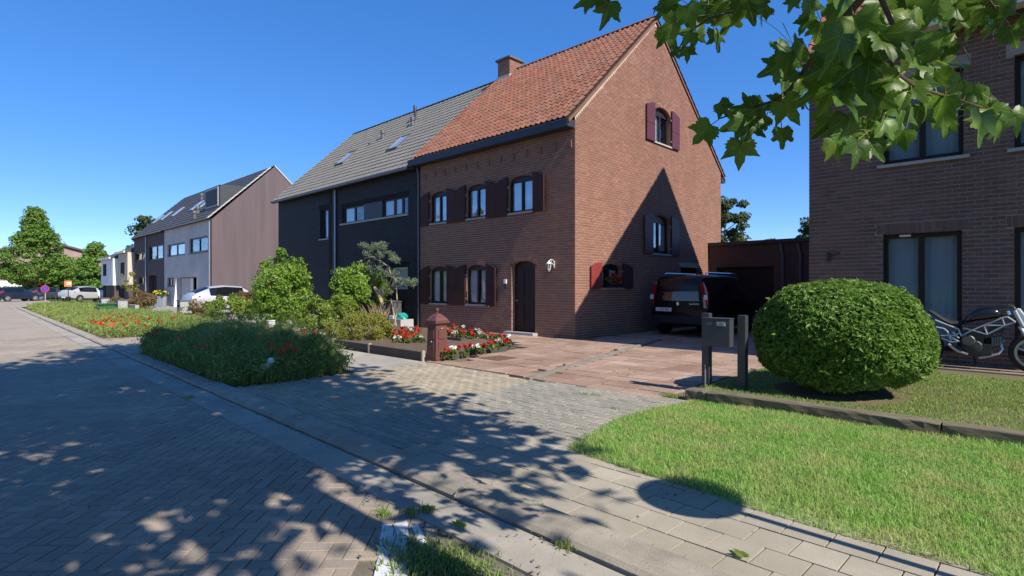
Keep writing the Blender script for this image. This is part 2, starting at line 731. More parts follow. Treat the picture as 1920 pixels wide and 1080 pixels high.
# pavement of concrete tiles in front of the verge
KB = 0.275
walk = sheet('pavement', [([(-4.3, ky(-4.3) + KB), (6, ky(6) + KB), (6, 3.78), (-3.05, 3.9), (-4.3, 3.95)], 0.006)], m_sand)
T_ = 0.245
xf = []
for r in range(6):
    for c in range(-2, 24):
        x = -4.2 + (c + (0.5 if r % 2 else 0)) * T_ + .12
        d = KB + .006 + (r + .5) * T_
        if d + ky(x) > 3.90 + (0.08 if x < -2.6 else 0.0):
            continue
        if x > 4 or x < -4.18:
            continue
        B = rotz(ANG + rnd.gauss(0, .004))
        t = np.eye(3)
        t[2, 0] = rnd.gauss(0, .004)
        t[2, 1] = rnd.gauss(0, .004)
        xf.append(((x, ky(x) + d, 0.008 + rnd.gauss(0, .0012)), t @ B @ np.diag([T_ - .009, T_ - .009, 0.03])))
pieces('paving_tile', 'paving_field', proto_chamfer(.004, .004, .06), m_slab, xf, walk)

# driveway crossing of small klinkers, yellowish on the left and grey on the right
XL = -8.55
apron_poly = [(XL, ky(XL) + KB), (-3.95, ky(-3.95) + KB), (-3.95, 3.80), (-2.9, 3.78), (-3.35, 5.2), (-3.32, 6.72), (-5.95, 6.56), (XL - .1, 6.66)]
apron = sheet('driveway_crossing', [(apron_poly, 0.002)], m_sand)
xy, xg = [], []
PW, PH = 0.2, 0.1
for r in range(0, 46):
    y = 2.68 + r * PH
    for c in range(-2, 30):
        x = XL + (c + (.5 if r % 2 else 0)) * PW + .1
        yy = y + SL * (x + 4) * max(0, 1 - (y - 2.6) / 4)
        if not in_poly(np.array([x]), np.array([yy]), apron_poly)[0]:
            continue
        t = np.eye(3)
        t[2, 0] = rnd.gauss(0, .008)
        t[2, 1] = rnd.gauss(0, .008)
        left = x < -5.85 + 0.27 * max(0, 6.5 - yy) * 0.55
        z = 0.006 + 0.010 * math.sin(x * 1.3 + y) * .4 + rnd.gauss(0, .0015)
        (xy if left else xg).append(((x, yy, z), t @ rotz(ANG * max(0, 1 - (y - 2.6) / 4) + rnd.gauss(0, .01)) @ np.diag([PW - .009, PH - .009, 0.03])))
pieces('paver', 'yellow_paver_surface', proto_chamfer(.025, .05, .15), m_apy, xy, apron, 150)
pieces('paver', 'grey_paver_surface', proto_chamfer(.025, .05, .15), m_apg, xg, apron, 150)

# concrete path behind the poppies
path = tag(thing('path', None, None), kind='structure')
for k in range(9):
    x1 = -8.62 - k * 1.9
    MB().box(x1 - 1.885, x1, 5.0, 6.62, -.05, .022 + rnd.gauss(0, .002)).build('path_slab', m_conc, path)

# reddish flagstones before the house and in the drive
def div_x(y):
    return -5.95 - 1.35 * (y - 6.55) / 5.6 if y < 14.3 else -7.72


bed_poly = [(-16.3, 6.85), (-12.6, 6.78), (-8.82, 6.70), (-8.72, 7.2), (-9.02, 9.45), (-11.3, 11.35), (-16.3, 11.45)]
drive = sheet('driveway', [([(-16.75, 6.72), (-5.95, 6.58), (-3.30, 6.74), (-3.30, 12.3), (-3.55, 21), (-9.5, 21), (-9.5, 12.45), (-16.75, 12.45)], 0.005)],
              M('flag_joint', (0.2, 0.15, 0.11), 0.95, (0.10, 0.12, 0.05), 4, 0.7))
xf = []
for r in range(-1, 37):
    y = 6.80 + r * 0.4
    o_ = rnd.random() * .3
    for c in range(-30, 22):
        lx = 0.5 if c % 2 else 0.62
        x = -3.4 - (c * .56) - o_
        left = x < div_x(y) - .1
        hw, hh = .553 / 2, .392 / 2
        if abs(x - div_x(y)) < hw + .08 and y < 14:
            # cut to the strip
            if left:
                x1 = div_x(y) - .1
                x0 = x - hw
            else:
                x0 = div_x(y) + .08
                x1 = x + hw
            if x1 - x0 < .1:
                continue
            x, hw = (x0 + x1) / 2, (x1 - x0) / 2
        if y - hh < 6.6 or x + hw > -3.28 or x - hw < -16.75:
            continue
        if y > 12.2 and (x - hw < -9.48 or x + hw > -3.6 or y > 20.7):
            continue
        if in_poly(np.array([x, x - hw, x + hw, x]), np.array([y, y, y, y + hh]), bed_poly).any():
            continue
        if x < -9.5 and y > 12.15:
            continue
        t = np.eye(3)
        t[2, 0] = rnd.gauss(0, .004)
        t[2, 1] = rnd.gauss(0, .004)
        z = (0.028 if left else 0.012) + rnd.gauss(0, .002)
        xf.append(((x, y, z), t @ rotz(rnd.gauss(0, .006)) @ np.diag([2 * hw - .014, 2 * hh - .014, 0.03])))
pieces('flagstone', 'flagstone_field', proto_chamfer(.012, .012, .12), m_flag, xf, drive, 300)
mb = MB()
mb.prism([(div_x(6.5) - .05, 6.5, -.02), (div_x(6.5) + .05, 6.5, -.02), (div_x(14) + .05, 14, -.02), (div_x(14) - .05, 14, -.02)], (0, 0, .078))
tag(mb.build('edging_strip', M('edging_concrete', (0.24, 0.22, 0.19), 0.9, (0.15, 0.14, 0.12), 3, 0.6, bump=.4)), kind='structure')
mb = MB().box(-8.32, -7.72, 7.62, 8.22, .02, .05)
o = mb.build('drain_cover', M('drain_cover', (0.17, 0.10, 0.06), 0.7, (0.10, 0.06, 0.04), 9, .5, bump=.4))
tag(o, 'brown square drain cover set in the pink flagstones near the letterbox pillar', 'drain cover')

# flower bed soil, verge and front lawn
bed = sheet('flower_bed', [(bed_poly, 0.10)], m_soil)
verge_poly = [(-3.25, 6.78), (-3.38, 5.2), (-3.06, 3.92), (-1.86, 3.84), (-1.44, 3.76), (-.45, 3.74), (4.0, 3.66), (4.0, 6.8)]
verge = sheet('verge_soil', [(verge_poly, 0.018)], M('verge_soil', (0.10, 0.085, 0.035), 0.95, (0.19, 0.15, 0.08), 2.5, .7, fine=.3, bump=.5))
lawn_poly = [(-3.3, 6.98), (6, 6.98), (6, 12.42), (-3.48, 12.42), (-3.38, 9.5)]
lawn = sheet('lawn_soil', [(lawn_poly, 0.135)], M('lawn_soil', (0.15, 0.125, 0.065), 0.95, (0.10, 0.11, 0.035), 1.6, .7, fine=.3, bump=.5))
plot = sheet('plot_ground', [([(-29.2, 6.7), (-16.8, 6.9), (-16.8, 12.42), (-29.2, 12.42)], 0.004)], m_conc)
forecourt = sheet('forecourt', [([(-62, 7.0), (-29.25, 7.0), (-29.25, 20), (-39.4, 20), (-39.4, 12.42), (-62, 12.42)], 0.004)],
                  M('forecourt', (0.34, 0.31, 0.28), .9, (0.27, 0.25, 0.22), .6, .6, fine=.15, fscale=8))
strip_poly = [(-49.5, ky(-49.5) + .27), (-17.6, ky(-17.6) + .29), (-8.65, ky(-8.65) + .29), (-8.65, 5.0), (-16, 5.05), (-19, 6.6), (-49, 7.0)]
gapw = sheet('side_crossing', [([(-19.3, ky(-19.3) + .28), (-14.5, ky(-14.5) + .28), (-14.5, 6.62), (-19.3, 6.62)], 0.02)], m_slab)
strip = sheet('verge_strip', [(strip_poly, 0.012)], m_soil)
# ------------------------------------------------------------------ building helpers
class Wall:
    def __init__(s, o, k):
        s.o, s.k = o, k          # 'S': faces -y at y = k, u = x;  'E': faces +x at x = k, u = y

    def m(s, u, d, z):
        return (u, s.k - d, z) if s.o == 'S' else (s.k + d, u, z)

    def ax(s):
        return (np.array([1., 0, 0]), np.array([0, -1., 0])) if s.o == 'S' else (np.array([0, 1., 0]), np.array([1., 0, 0]))

    def box(s, mb, u0, u1, d0, d1, z0, z1):
        a, b = s.m(u0, d0, z0), s.m(u1, d1, z1)
        return mb.box(min(a[0], b[0]), max(a[0], b[0]), min(a[1], b[1]), max(a[1], b[1]), z0, z1)


def arch(u0, u1, zs, zc, n=10):
    c, r = (u0 + u1) / 2, (u1 - u0) / 2
    return [(c + r * math.cos(math.pi * i / n), zs + (zc - zs) * math.sin(math.pi * i / n)) for i in range(n + 1)]


def shell(name, W, u0, u1, z0, top, ops, mat, parent, jamb=None, depth=0.2, d=-0.004):
    """wall sheet with openings (u0, u1, z0, zs, zc), arched heads filled in and reveals"""
    mb = MB()
    br = sorted({u0, u1} | {a for o in ops for a in (o[0], o[1]) if u0 < a < u1} | {t for t in (top['u'] if isinstance(top, dict) else []) if u0 < t < u1})
    f = (lambda u: top) if not isinstance(top, dict) else (lambda u: float(np.interp(u, top['u'], top['z'])))
    for a, b in zip(br[:-1], br[1:]):
        mid = (a + b) / 2
        iv = sorted([(o[2], max(o[3], o[4])) for o in ops if o[0] <= mid <= o[1]])
        z = z0
        for q0, q1 in iv:
            mb.quad(W.m(a, d, z), W.m(b, d, z), W.m(b, d, q0), W.m(a, d, q0))
            z = q1
        mb.quad(W.m(a, d, z), W.m(b, d, z), W.m(b, d, f(b)), W.m(a, d, f(a)))
    jbs = []
    for o in ops:
        jb = MB()
        jbs.append(jb)
        if o[4] > o[3]:
            pts = arch(o[0], o[1], o[3], o[4])
            for s_, cor in ((pts[:6], (o[1], o[4])), (pts[5:], (o[0], o[4]))):
                for p, q in zip(s_[:-1], s_[1:]):
                    mb.add([W.m(*[cor[0], d, cor[1]]), W.m(p[0], d, p[1]), W.m(q[0], d, q[1])], [(0, 1, 2)])
        else:
            pts = [(o[1], o[3]), (o[0], o[3])]
        ring = [(o[0], o[2]), (o[1], o[2])] + pts
        for p, q in zip(ring, ring[1:] + ring[:1]):
            jb.quad(W.m(p[0], .004, p[1]), W.m(q[0], .004, q[1]), W.m(q[0], -depth, q[1]), W.m(p[0], -depth, p[1]))
    o = mb.build(name, mat, parent)
    for jb in jbs:
        jb.build('reveal', jamb or mat, o)
    return o


def brick_list(W, u0, u1, z0, z1, ops, L=0.21, C=0.075, lim=None, joint=0.0155, seed=3, proud=0.004):
    g = random.Random(seed)
    U, Nn = W.ax()
    out = []
    r = 0
    z = z0
    while z + C <= z1 + .001:
        zc = z + C / 2
        a, b = (u0, u1) if lim is None else lim(z + C)
        iv = []
        for o in ops:
            if o[2] - .01 < zc < o[3]:
                iv.append((o[0], o[1]))
            elif o[4] > o[3] and o[3] <= zc < o[4] + .12:
                t = (zc - o[3]) / (o[4] - o[3] + .12)
                hw = ((o[1] - o[0]) / 2 + .04) * math.sqrt(max(0, 1 - t * t))
                c = (o[0] + o[1]) / 2
                iv.append((c - hw, c + hw))
            elif o[4] <= o[3] and o[3] <= zc < o[3] + .20:
                iv.append((o[0] - .1, o[1] + .1))
        iv.sort()
        segs = []
        s = a
        for p, q in iv:
            if p > s: segs.append((s, min(p, b)))
            s = max(s, q)
        if s < b: segs.append((s, b))
        off = (L / 2 if r % 2 else 0) + (L / 4 if (r // 2) % 2 else 0) * 0
        for p, q in segs:
            k = math.floor((p - u0 - off) / L)
            while True:
                x0 = u0 + off + k * L
                x1 = x0 + L
                k += 1
                if x0 >= q: break
                x0, x1 = max(x0, p), min(x1, q)
                if x1 - x0 < .035: continue
                B = np.stack([U * (x1 - x0 - joint * .8), Nn * .03, np.array([0, 0, C - joint])], 1)
                out.append((np.array(W.m((x0 + x1) / 2, proud - .015 + g.gauss(0, .0006), zc)), B))
        z += C
        r += 1
    for o in ops:
        if o[4] > o[3]:      # voussoirs
            c, rr, hh = (o[0] + o[1]) / 2, (o[1] - o[0]) / 2 + .05, o[4] - o[3] + .055
            n = max(7, int((rr * 2 + hh) / .082))
            for i in range(n):
                t = math.pi * (i + .5) / n
                p = (c + rr * math.cos(t), o[3] + hh * math.sin(t))
                nx, nz = math.cos(t) / rr, math.sin(t) / hh
                q = math.hypot(nx, nz)
                rad = U * (nx / q) + np.array([0, 0, nz / q])
                tan = U * (-nz / q) + np.array([0, 0, nx / q])
                out.append((np.array(W.m(p[0], proud - .010, p[1])), np.stack([tan * .066, Nn * .03, rad * .115], 1)))
        elif len(o) > 5 and o[5]:      # soldier course
            n = int((o[1] - o[0] + .2) / .075)
            for i in range(n):
                u = o[0] - .1 + (i + .5) * (o[1] - o[0] + .2) / n
                out.append((np.array(W.m(u, proud - .012, o[3] + .10)), np.stack([U * .063, Nn * .03, np.array([0, 0, .19])], 1)))
    return out


def window(parent, W, o, mf, mg, n=2, setb=0.12, fw=0.06, sill=None, curtain=None, mcur=None, sill_len=0.09, fd=0.06, drape=0.4):
    u0, u1, z0, zs, zc = o[:5]
    mb = MB()
    W.box(mb, u0 + .001, u0 + fw, -setb - fd, -setb, z0 + .001, zs)
    W.box(mb, u1 - fw, u1 - .001, -setb - fd, -setb, z0 + .001, zs)
    W.box(mb, u0 + fw, u1 - fw, -setb - fd, -setb, z0 + .001, z0 + fw * 1.2)
    top = zs - .001
    if zc > zs:
        pts = arch(u0, u1, zs, zc)
        mb.prism([W.m(u, -setb - fd, z - .001) for u, z in pts], Vector(W.m(0, fd, 0)) - Vector(W.m(0, 0, 0)))
        top = zs
    W.box(mb, u0 + fw, u1 - fw, -setb - fd, -setb, top - (fw if zc <= zs else .0) - .001, top)
    inn = top - (fw if zc <= zs else 0)
    us = [u0 + fw + (u1 - u0 - 2 * fw) * i / n for i in range(n + 1)]
    for u in us[1:-1]:
        W.box(mb, u - fw * .6, u + fw * .6, -setb - fd, -setb + .012, z0 + fw * 1.2, inn)
    wo = mb.build('window', mf, parent)
    for i in range(n):
        a = us[i] + (fw * .6 if i else 0)
        b = us[i + 1] - (fw * .6 if i < n - 1 else 0)
        W.box(MB(), a, b, -setb - fd * .6, -setb - fd * .6 + .006, z0 + fw * 1.2, inn).build('pane', mg, wo)
    if sill:
        W.box(MB(), u0 - sill_len, u1 + sill_len, -setb, .055, z0 - .055, z0 - .001).build('sill', sill, wo)
    if curtain:
        for side in curtain:
            mb = MB()
            wd = (u1 - u0) * (drape if side != 'F' else 1.0)
            a = u0 + .02 if side in 'LF' else u1 - .02 - wd
            k = 24
            P = []
            for i in range(k + 1):
                u = a + (wd - .04 * (side == 'F')) * i / k
                P.append((u, -setb - .10 + (.014 * math.sin(i * 1.9) if side != 'F' else 0.004 * math.sin(i * 3.1))))
            for p, q in zip(P[:-1], P[1:]):
                mb.quad(W.m(p[0], p[1], z0 + .03), W.m(q[0], q[1], z0 + .03), W.m(q[0], q[1], max(zs, zc)), W.m(p[0], p[1], max(zs, zc)))
            mb.build('blind' if side == 'F' else 'curtain', mcur, wo)
    return wo


def shutter(parent, W, u0, u1, z0, zi, zo, mat, inner, hinge, d=0.03, th=0.045, swing=0.0):
    """shutter leaf folded back on the wall; inner = 'R' when the window is at its right"""
    a, b = (zo, zi) if inner == 'R' else (zi, zo)
    mid = (a + b) / 2 + .03 * (1 if abs(a - b) > .02 else 0)
    pts = [(u0, z0), (u1, z0), (u1, b), ((u0 + u1) / 2, mid), (u0, a)]
    hu = u1 if inner == 'R' else u0

    def mm(u, z, dd):
        r = abs(u - hu)
        return W.m(hu + (u - hu) * math.cos(swing), d + dd + r * math.sin(swing), z)
    mb = MB()
    mb.add([mm(u, z, 0) for u, z in pts] + [mm(u, z, th) for u, z in pts],
           [(4, 3, 2, 1, 0), (5, 6, 7, 8, 9)] + [(i, (i + 1) % 5, 5 + (i + 1) % 5, 5 + i) for i in range(5)])
    so = mb.build('shutter', mat, parent)
    h = z0 + .12
    rl = MB()
    H = min(a, b) - z0
    for q in (H * .5,):
        rl.add([mm(u0 + .01, z0 + q - .012, th + .0015), mm(u1 - .01, z0 + q - .012, th + .0015), mm(u1 - .01, z0 + q + .012, th + .0015), mm(u0 + .01, z0 + q + .012, th + .0015),
                mm(u0 + .01, z0 + q - .012, th + .008), mm(u1 - .01, z0 + q - .012, th + .008), mm(u1 - .01, z0 + q + .012, th + .008), mm(u0 + .01, z0 + q + .012, th + .008)],
               [(4, 5, 6, 7), (0, 1, 5, 4), (3, 2, 6, 7), (0, 3, 7, 4), (1, 2, 6, 5)])
    rl.build('rail', mat, so)
    for q in (.18, .82):
        hb = MB()
        W.box(hb, hu - .025, hu + .025, .003, d + .02, z0 + H * q - .03, z0 + H * q + .03)
        hb.build('hinge', hinge, so)
    return so


def pantile(w, L, lift=0.028, roll=0.05):
    us = [0, .06, .16, .28, .38, .55, .78, 1.0]
    hs = [.012, .034, roll, .036, .010, -.002, .000, .010]
    v, f = [], []
    for u, h in zip(us, hs):
        v.append(((u - .5) * w, 0, h + lift))
        v.append(((u - .5) * w, L, h))
        v.append(((u - .5) * w, 0, h + lift - .02))
    for i in range(7):
        a, b = i * 3, i * 3 + 3
        f += [(a, b, b + 1, a + 1), (a + 2, b + 2, b, a)]
    return np.array(v, float), np.array(f)


def flat_tile(w, L, lift=0.03):
    us = [0, .10, .16, .5, .86, .94, 1.0]
    hs = [.018, .018, .0, .004, .0, .016, .018]
    v, f = [], []
    for u, h in zip(us, hs):
        v += [((u - .5) * w, 0, h + lift), ((u - .5) * w, L, h), ((u - .5) * w, 0, h + lift - .03)]
    for i in range(6):
        a, b = i * 3, i * 3 + 3
        f += [(a, b, b + 1, a + 1), (a + 2, b + 2, b, a)]
    return np.array(v, float), np.array(f)


def roof_tiles(parent, x0, x1, eave, ridge, w, expo, proto, mat, limit, rest, skip=None, jit=.003, name='roof_tile'):
    dy, dz = ridge[0] - eave[0], ridge[1] - eave[1]
    Ls = math.hypot(dy, dz)
    S = np.array([0, dy / Ls, dz / Ls])
    U = np.array([1., 0, 0]) if dy > 0 else np.array([-1., 0, 0])
    Nn = np.cross(U, S)
    nc = max(1, round((x1 - x0) / w))
    ww = (x1 - x0) / nc
    nr = int(Ls / expo)
    out = []
    for r in range(nr + 1):
        for c in range(nc):
            x = x0 + (c + .5) * ww
            s = r * expo
            if s > Ls - .12:
                continue
            p = np.array([x, eave[0], eave[1]]) + S * s + Nn * (.01 + rnd.gauss(0, jit))
            if skip and skip(p):
                continue
            k = min(1.0, (Ls - s) / (expo * 1.15))
            out.append((p, np.stack([U * (ww / w), S * k, Nn], 1)))
    pieces(name, rest, proto, mat, out, parent, limit)


def lap_roof(x0, x1, eave, ridge, expo=0.35, lift=.03):
    """roof slope in lapped courses, for roofs too far away to tell the tiles apart"""
    dy, dz = ridge[0] - eave[0], ridge[1] - eave[1]
    Ls = math.hypot(dy, dz)
    S = Vector((0, dy / Ls, dz / Ls))
    Nn = Vector((0, -abs(dz) / Ls if dy > 0 else abs(dz) / Ls, abs(dy) / Ls))
    mb = MB()
    n = int(Ls / expo)
    for r in range(n + 1):
        s0, s1 = r * expo, min(Ls, (r + 1.15) * expo)
        a = Vector((0, eave[0], eave[1])) + S * s0
        b = Vector((0, eave[0], eave[1])) + S * s1
        X0, X1 = Vector((x0, 0, 0)), Vector((x1, 0, 0))
        l = Nn * lift
        mb.quad(X0 + a + l, X1 + a + l, X1 + b, X0 + b)
        mb.quad(X0 + a, X1 + a, X1 + a + l, X0 + a + l)
    return mb


def deck(parent, x0, x1, ef, rg, eb, mat, th=0.12):
    """solid under the tiles: front slope, back slope"""
    mb = MB()
    k = th
    mb.prism([(x0, ef[0], ef[1] - .0), (x0, rg[0], rg[1]), (x0, eb[0], eb[1]), (x0, eb[0], eb[1] - k), (x0, rg[0], rg[1] - k * 1.3), (x0, ef[0], ef[1] - k)], (x1 - x0, 0, 0))
    return mb.build('roof', mat, parent)


YF = 12.39
m_mort = M('mortar', (0.46, 0.37, 0.28), 0.95, (0.36, 0.29, 0.22), 4, 0.5, fine=.15)
m_brick = M('red_brick', (0.33, 0.15, 0.10), 0.88, (0.19, 0.092, 0.066), 0.9, 0.5, stretch=(1.4, 1.4, .45),
            palette=[(0.285, 0.128, 0.085), (0.25, 0.112, 0.076), (0.31, 0.146, 0.098), (0.275, 0.134, 0.09), (0.23, 0.106, 0.078)], rand=0.09, bump=0.25, bscale=130, fine=0.12, fscale=110)
m_jamb = brick_tex('jamb_brick', (0.36, 0.165, 0.11), (0.30, 0.14, 0.095), (0.34, 0.29, 0.24))
m_rtile = M('clay_tile', (0.36, 0.15, 0.09), 0.9, (0.2, 0.13, 0.10), 1.1, 0.35,
            palette=[(0.235, 0.092, 0.058), (0.21, 0.092, 0.062), (0.165, 0.08, 0.058), (0.25, 0.10, 0.063), (0.215, 0.102, 0.07), (0.19, 0.075, 0.05)], rand=0.12, bump=.3, bscale=60, fine=.2, fscale=50, spec=.12)
m_deck = M('roof_underlay', (0.05, 0.04, 0.035), 0.95)
m_anth = M('anthracite_metal', (0.035, 0.038, 0.045), 0.45, spec=.4)
m_frame = M('dark_wood_frame', (0.022, 0.014, 0.012), 0.45, (0.035, 0.02, 0.016), 6, .5, stretch=(1, 1, .2))
m_shut = M('maroon_paint', (0.105, 0.028, 0.034), 0.5, (0.085, 0.026, 0.034), 1.5, .5, fine=.08, fscale=30, bump=.1, stretch=(3, 3, .4))
m_shut_d = M('dark_shutter_paint', (0.060, 0.017, 0.013), 0.7, (0.038, 0.013, 0.011), 1.5, .6, fine=.1, fscale=30, stretch=(3, 3, .4))
m_shut_r = M('red_shutter_paint', (0.24, 0.04, 0.032), 0.5, (0.18, 0.034, 0.03), 3, .5, fine=.08)
m_sill = M('bluestone', (0.40, 0.39, 0.37), 0.7, (0.28, 0.27, 0.26), 4, .5, bump=.2, fine=.12)
m_door = M('door_wood', (0.022, 0.011, 0.009), 0.5, (0.034, 0.017, 0.012), 5, .6, stretch=(2, 2, .2), bump=.15)
m_cur = M('net_curtain', (0.62, 0.62, 0.64), 0.9)
m_hinge = M('pale_metal', (0.5, 0.48, 0.45), 0.5, metal=.6)
m_glass = glass('window_glass', tint=(.95, .97, .98), refl=.07)
m_glass2 = glass('window_glass_bright', tint=(.95, .97, .98), refl=0.20)
m_glass3 = glass('blind_glass', tint=(.85, .9, .93), refl=0.03)
m_zinc = M('zinc', (0.42, 0.44, 0.46), 0.45, (0.32, 0.34, 0.36), 3, .5, metal=.7)
m_zinc_d = M('dull_zinc', (0.16, 0.155, 0.16), 0.5, (0.11, 0.11, 0.12), 3, .5, metal=.4)
m_iwhite = M('white_enamel', (0.75, 0.75, 0.74), 0.4)
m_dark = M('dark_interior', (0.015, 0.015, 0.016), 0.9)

# ------------------------------------------------------------------ the red brick house
HX0, HX1 = -16.72, -9.5
RY, RZ = 16.86, 10.62
EY, EZ = 12.06, 6.20
BY, BZ = 22.45, 6.0
house = thing('brick_house', 'red brick house with orange pantiles, maroon shutters and a sunlit gable', 'house', (-13.1, 12.39, 0))
Wf, Wg = Wall('S', YF), Wall('E', HX1)
up = [(-16.1, -15.1, 3.80, 4.74, 4.92), (-14.1, -13.1, 3.80, 4.74, 4.92), (-12.1, -11.05, 3.80, 4.74, 4.93)]
lo = [(-16.1, -15.1, 0.92, 2.06, 2.24), (-14.1, -13.1, 0.92, 2.06, 2.24)]
dr = (-11.98, -11.0, 0.12, 2.14, 2.30)
f_ops = up + lo + [dr]
ga = [(16.75, 17.88, 6.43, 7.40, 7.68), (16.62, 17.86, 2.64, 3.70, 3.96), (13.64, 14.76, 1.48, 2.02, 2.20), (18.65, 20.1, 1.45, 2.22, 2.22)]
wall_f = shell('wall', Wf, HX0, HX1, 0, 6.16, f_ops, m_mort, house, m_jamb)
gtop = {'u': [12.39, RY, 22.1], 'z': [6.30, RZ - .12, 6.10]}
wall_g = shell('wall', Wg, 12.39, 22.1, 0, gtop, ga, m_mort, house, m_jamb)
mb = MB()
mb.quad((HX0, 22.1, 0), (HX1 - .01, 22.1, 0), (HX1 - .01, 22.1, 6.1), (HX0, 22.1, 6.1))
mb.add([(HX0, 12.41, 0), (HX0, 22.1, 0), (HX0, 22.1, 6.1), (HX0, RY, RZ - .15), (HX0, 12.41, 6.2)], [(0, 1, 2, 3, 4)])
mb.quad((HX0, 12.41, 2.75), (HX1 - .02, 12.41 + .25, 2.75), (HX1 - .02, 22.0, 2.75), (HX0, 22.0, 2.75))
mb.build('rear_wall', m_mort, house)
pieces('brick', 'brickwork', proto_box(), m_brick, brick_list(Wf, HX0 + .005, HX1 + .004, 0.0, 6.0, f_ops, seed=5), wall_f, 150)


def glim(z):
    if z <= 6.25:
        return (12.386, 22.1)
    t = (z - 6.25) / (RZ - .16 - 6.25)
    return (12.39 + (RY - 12.39) * t, 22.1 - (22.1 - RY) * t)


bl = brick_list(Wg, 12.386, 22.1, 0.0, RZ - .2, ga, lim=glim, seed=6)
pieces('brick', 'brickwork', proto_box(), m_brick, bl, wall_g, 150)
# dog-tooth course under the eave
tooth = []
for i in range(13):
    u = HX0 + .35 + i * .56
    tooth.append((np.array(Wf.m(u, .008, 5.55 + .02 * (i % 2))), np.stack([np.array([.075, 0, .03]), np.array([0, -.05, 0]), np.array([.05, 0, .2])], 1)))
pieces('corbel', 'corbels', proto_box(), m_brick, tooth, house)
for o in up:
    window(house, Wf, o, m_frame, m_glass2, setb=.07, sill=m_sill, curtain='LR', mcur=m_cur, drape=.42)
for o in lo:
    window(house, Wf, o, m_frame, m_glass, setb=.07, sill=m_sill, curtain='LR', mcur=m_cur, drape=.42)
for row, zlo, zi, zo in ((up, 3.74, 4.95, 4.80), (lo, 0.88, 2.26, 2.12)):
    for i, o in enumerate(row):
        shutter(house, Wf, o[0] - .51, o[0] - .02, zlo, zi, zo, m_shut_d, 'R', m_hinge)
        last = i == len(row) - 1
        shutter(house, Wf, o[1] + .005, o[1] + .485, zlo, zi, zo, m_shut_d, 'L', m_hinge, swing=.10 if last else 0.0)
window(house, Wg, ga[0], m_frame, m_glass, sill=m_sill, curtain='L', mcur=m_cur, drape=.55)
window(house, Wg, ga[1], m_frame, m_glass2, sill=m_sill, curtain='LR', mcur=m_cur, drape=.3)
window(house, Wg, ga[2], m_frame, m_glass, sill=m_sill, curtain='LR', mcur=m_cur, drape=.35)
window(house, Wg, ga[3], m_frame, m_glass, sill=m_sill)
for o, zi, zo, ms in ((ga[0], 7.70, 7.56, m_shut), (ga[1], 3.98, 3.84, m_shut), (ga[2], 2.24, 2.10, None)):
    a = shutter(house, Wg, o[0] - .57, o[0] - .03, o[2] - .03, zi, zo, ms or m_shut_r, 'R', m_hinge)
    b = shutter(house, Wg, o[1] + .01, o[1] + .56, o[2] - .03, zi, zo, ms or m_shut_d, 'L', m_hinge)
# door
mb = MB()
Wf.box(mb, dr[0], dr[1], -.20, -.15, dr[2], dr[3])
mb.prism([Wf.m(u, -.20, z - .001) for u, z in arch(dr[0], dr[1], dr[3], dr[4])], (0, -.05, 0))
door = mb.build('door', m_door, house)
for q0, q1 in ((.10, .42), (.56, .88)):
    for z0, z1 in ((.3, 1.05), (1.2, 2.0)):
        mb = MB()
        Wf.box(mb, dr[0] + q0, dr[0] + q1 - .02, -.149, -.135, z0, z1)
        mb.build('door_panel', m_door, door, bevel=.006)
mb = MB()
mb.tube([Wf.m(dr[0] + .1, -.14, 1.08), Wf.m(dr[0] + .1, -.09, 1.08), Wf.m(dr[0] + .2, -.09, 1.08)], .011, 6)
mb.build('handle', m_hinge, door)
Wf.box(MB(), dr[0] - .16, dr[1] + .1, -.15, .22, .02, .12).build('door_step', m_sill, house, bevel=.008)
# roof
roof = deck(house, HX0 + .01, HX1 + .02, (EY, EZ), (RY, RZ), (BY, BZ), m_deck)
roof_tiles(roof, HX0 - .02, HX1 + .06, (EY - .02, EZ + .0), (RY, RZ + .02), .205, .30, pantile(.205, .375), m_rtile, 300, 'tile_field')
roof_tiles(roof, HX0 - .02, HX1 + .06, (BY, BZ), (RY, RZ + .02), .225, .325, pantile(.225, .40), m_rtile, 0, 'rear_tile_field')
rt = []
hv, hf = [], []
for i, t in enumerate(np.linspace(-.35 * math.pi, .35 * math.pi, 7)):
    hv += [(-.5, math.sin(t) * .14, math.cos(t) * .14 - .05), (.5, math.sin(t) * .125, math.cos(t) * .125 - .05)]
for i in range(6):
    hf.append((i * 2, i * 2 + 1, i * 2 + 3, i * 2 + 2))
ridge_proto = (np.array(hv), np.array(hf))
for i in range(18):
    rt.append(((HX0 + .2 + i * .4, RY, RZ + .02), np.diag([.41, 1, 1])))
pieces('ridge_tile', 'ridge', ridge_proto, m_rtile, rt, roof)
m_verge = M('verge_mortar', (0.24, 0.11, 0.075), .85, (0.15, 0.07, 0.05), 3, .6, fine=.2)
for (y0, z0), (y1, z1) in (((EY, EZ - .04), (RY, RZ - .02)), ((RY, RZ - .02), (BY, BZ - .04))):
    mb = MB()
    mb.prism([(HX1 + .021, y0, z0 - .02), (HX1 + .021, y1, z1 - .02), (HX1 + .021, y1, z1 - .10), (HX1 + .021, y0, z0 - .10)], (.03, 0, 0))
    mb.build('verge', m_verge, roof)
mb = MB()
mb.box(HX0 - .32, HX1 + .002, EY - .02, YF - .012, EZ - .24, EZ - .015)
mb.build('eave_gutter', m_anth, house, bevel=.01)
mb = MB().box(HX0, HX1 + .02, 22.12, BY + .05, BZ - .22, BZ - .02)
mb.build('eave_gutter', m_anth, house)
mb = MB().box(HX0 - .30, HX1 - .01, EY - .028, EY + .0, EZ - .030, EZ - .004)
mb.build('gutter_edge', m_zinc_d, house)
mb = MB()
mb.tube([(HX0 - .08, YF - .08, 5.95), (HX0 - .06, YF - .06, 5.8), (HX0 - .03, YF - .055, 5.6), (HX0 - .03, YF - .055, .05)], .035, 8)
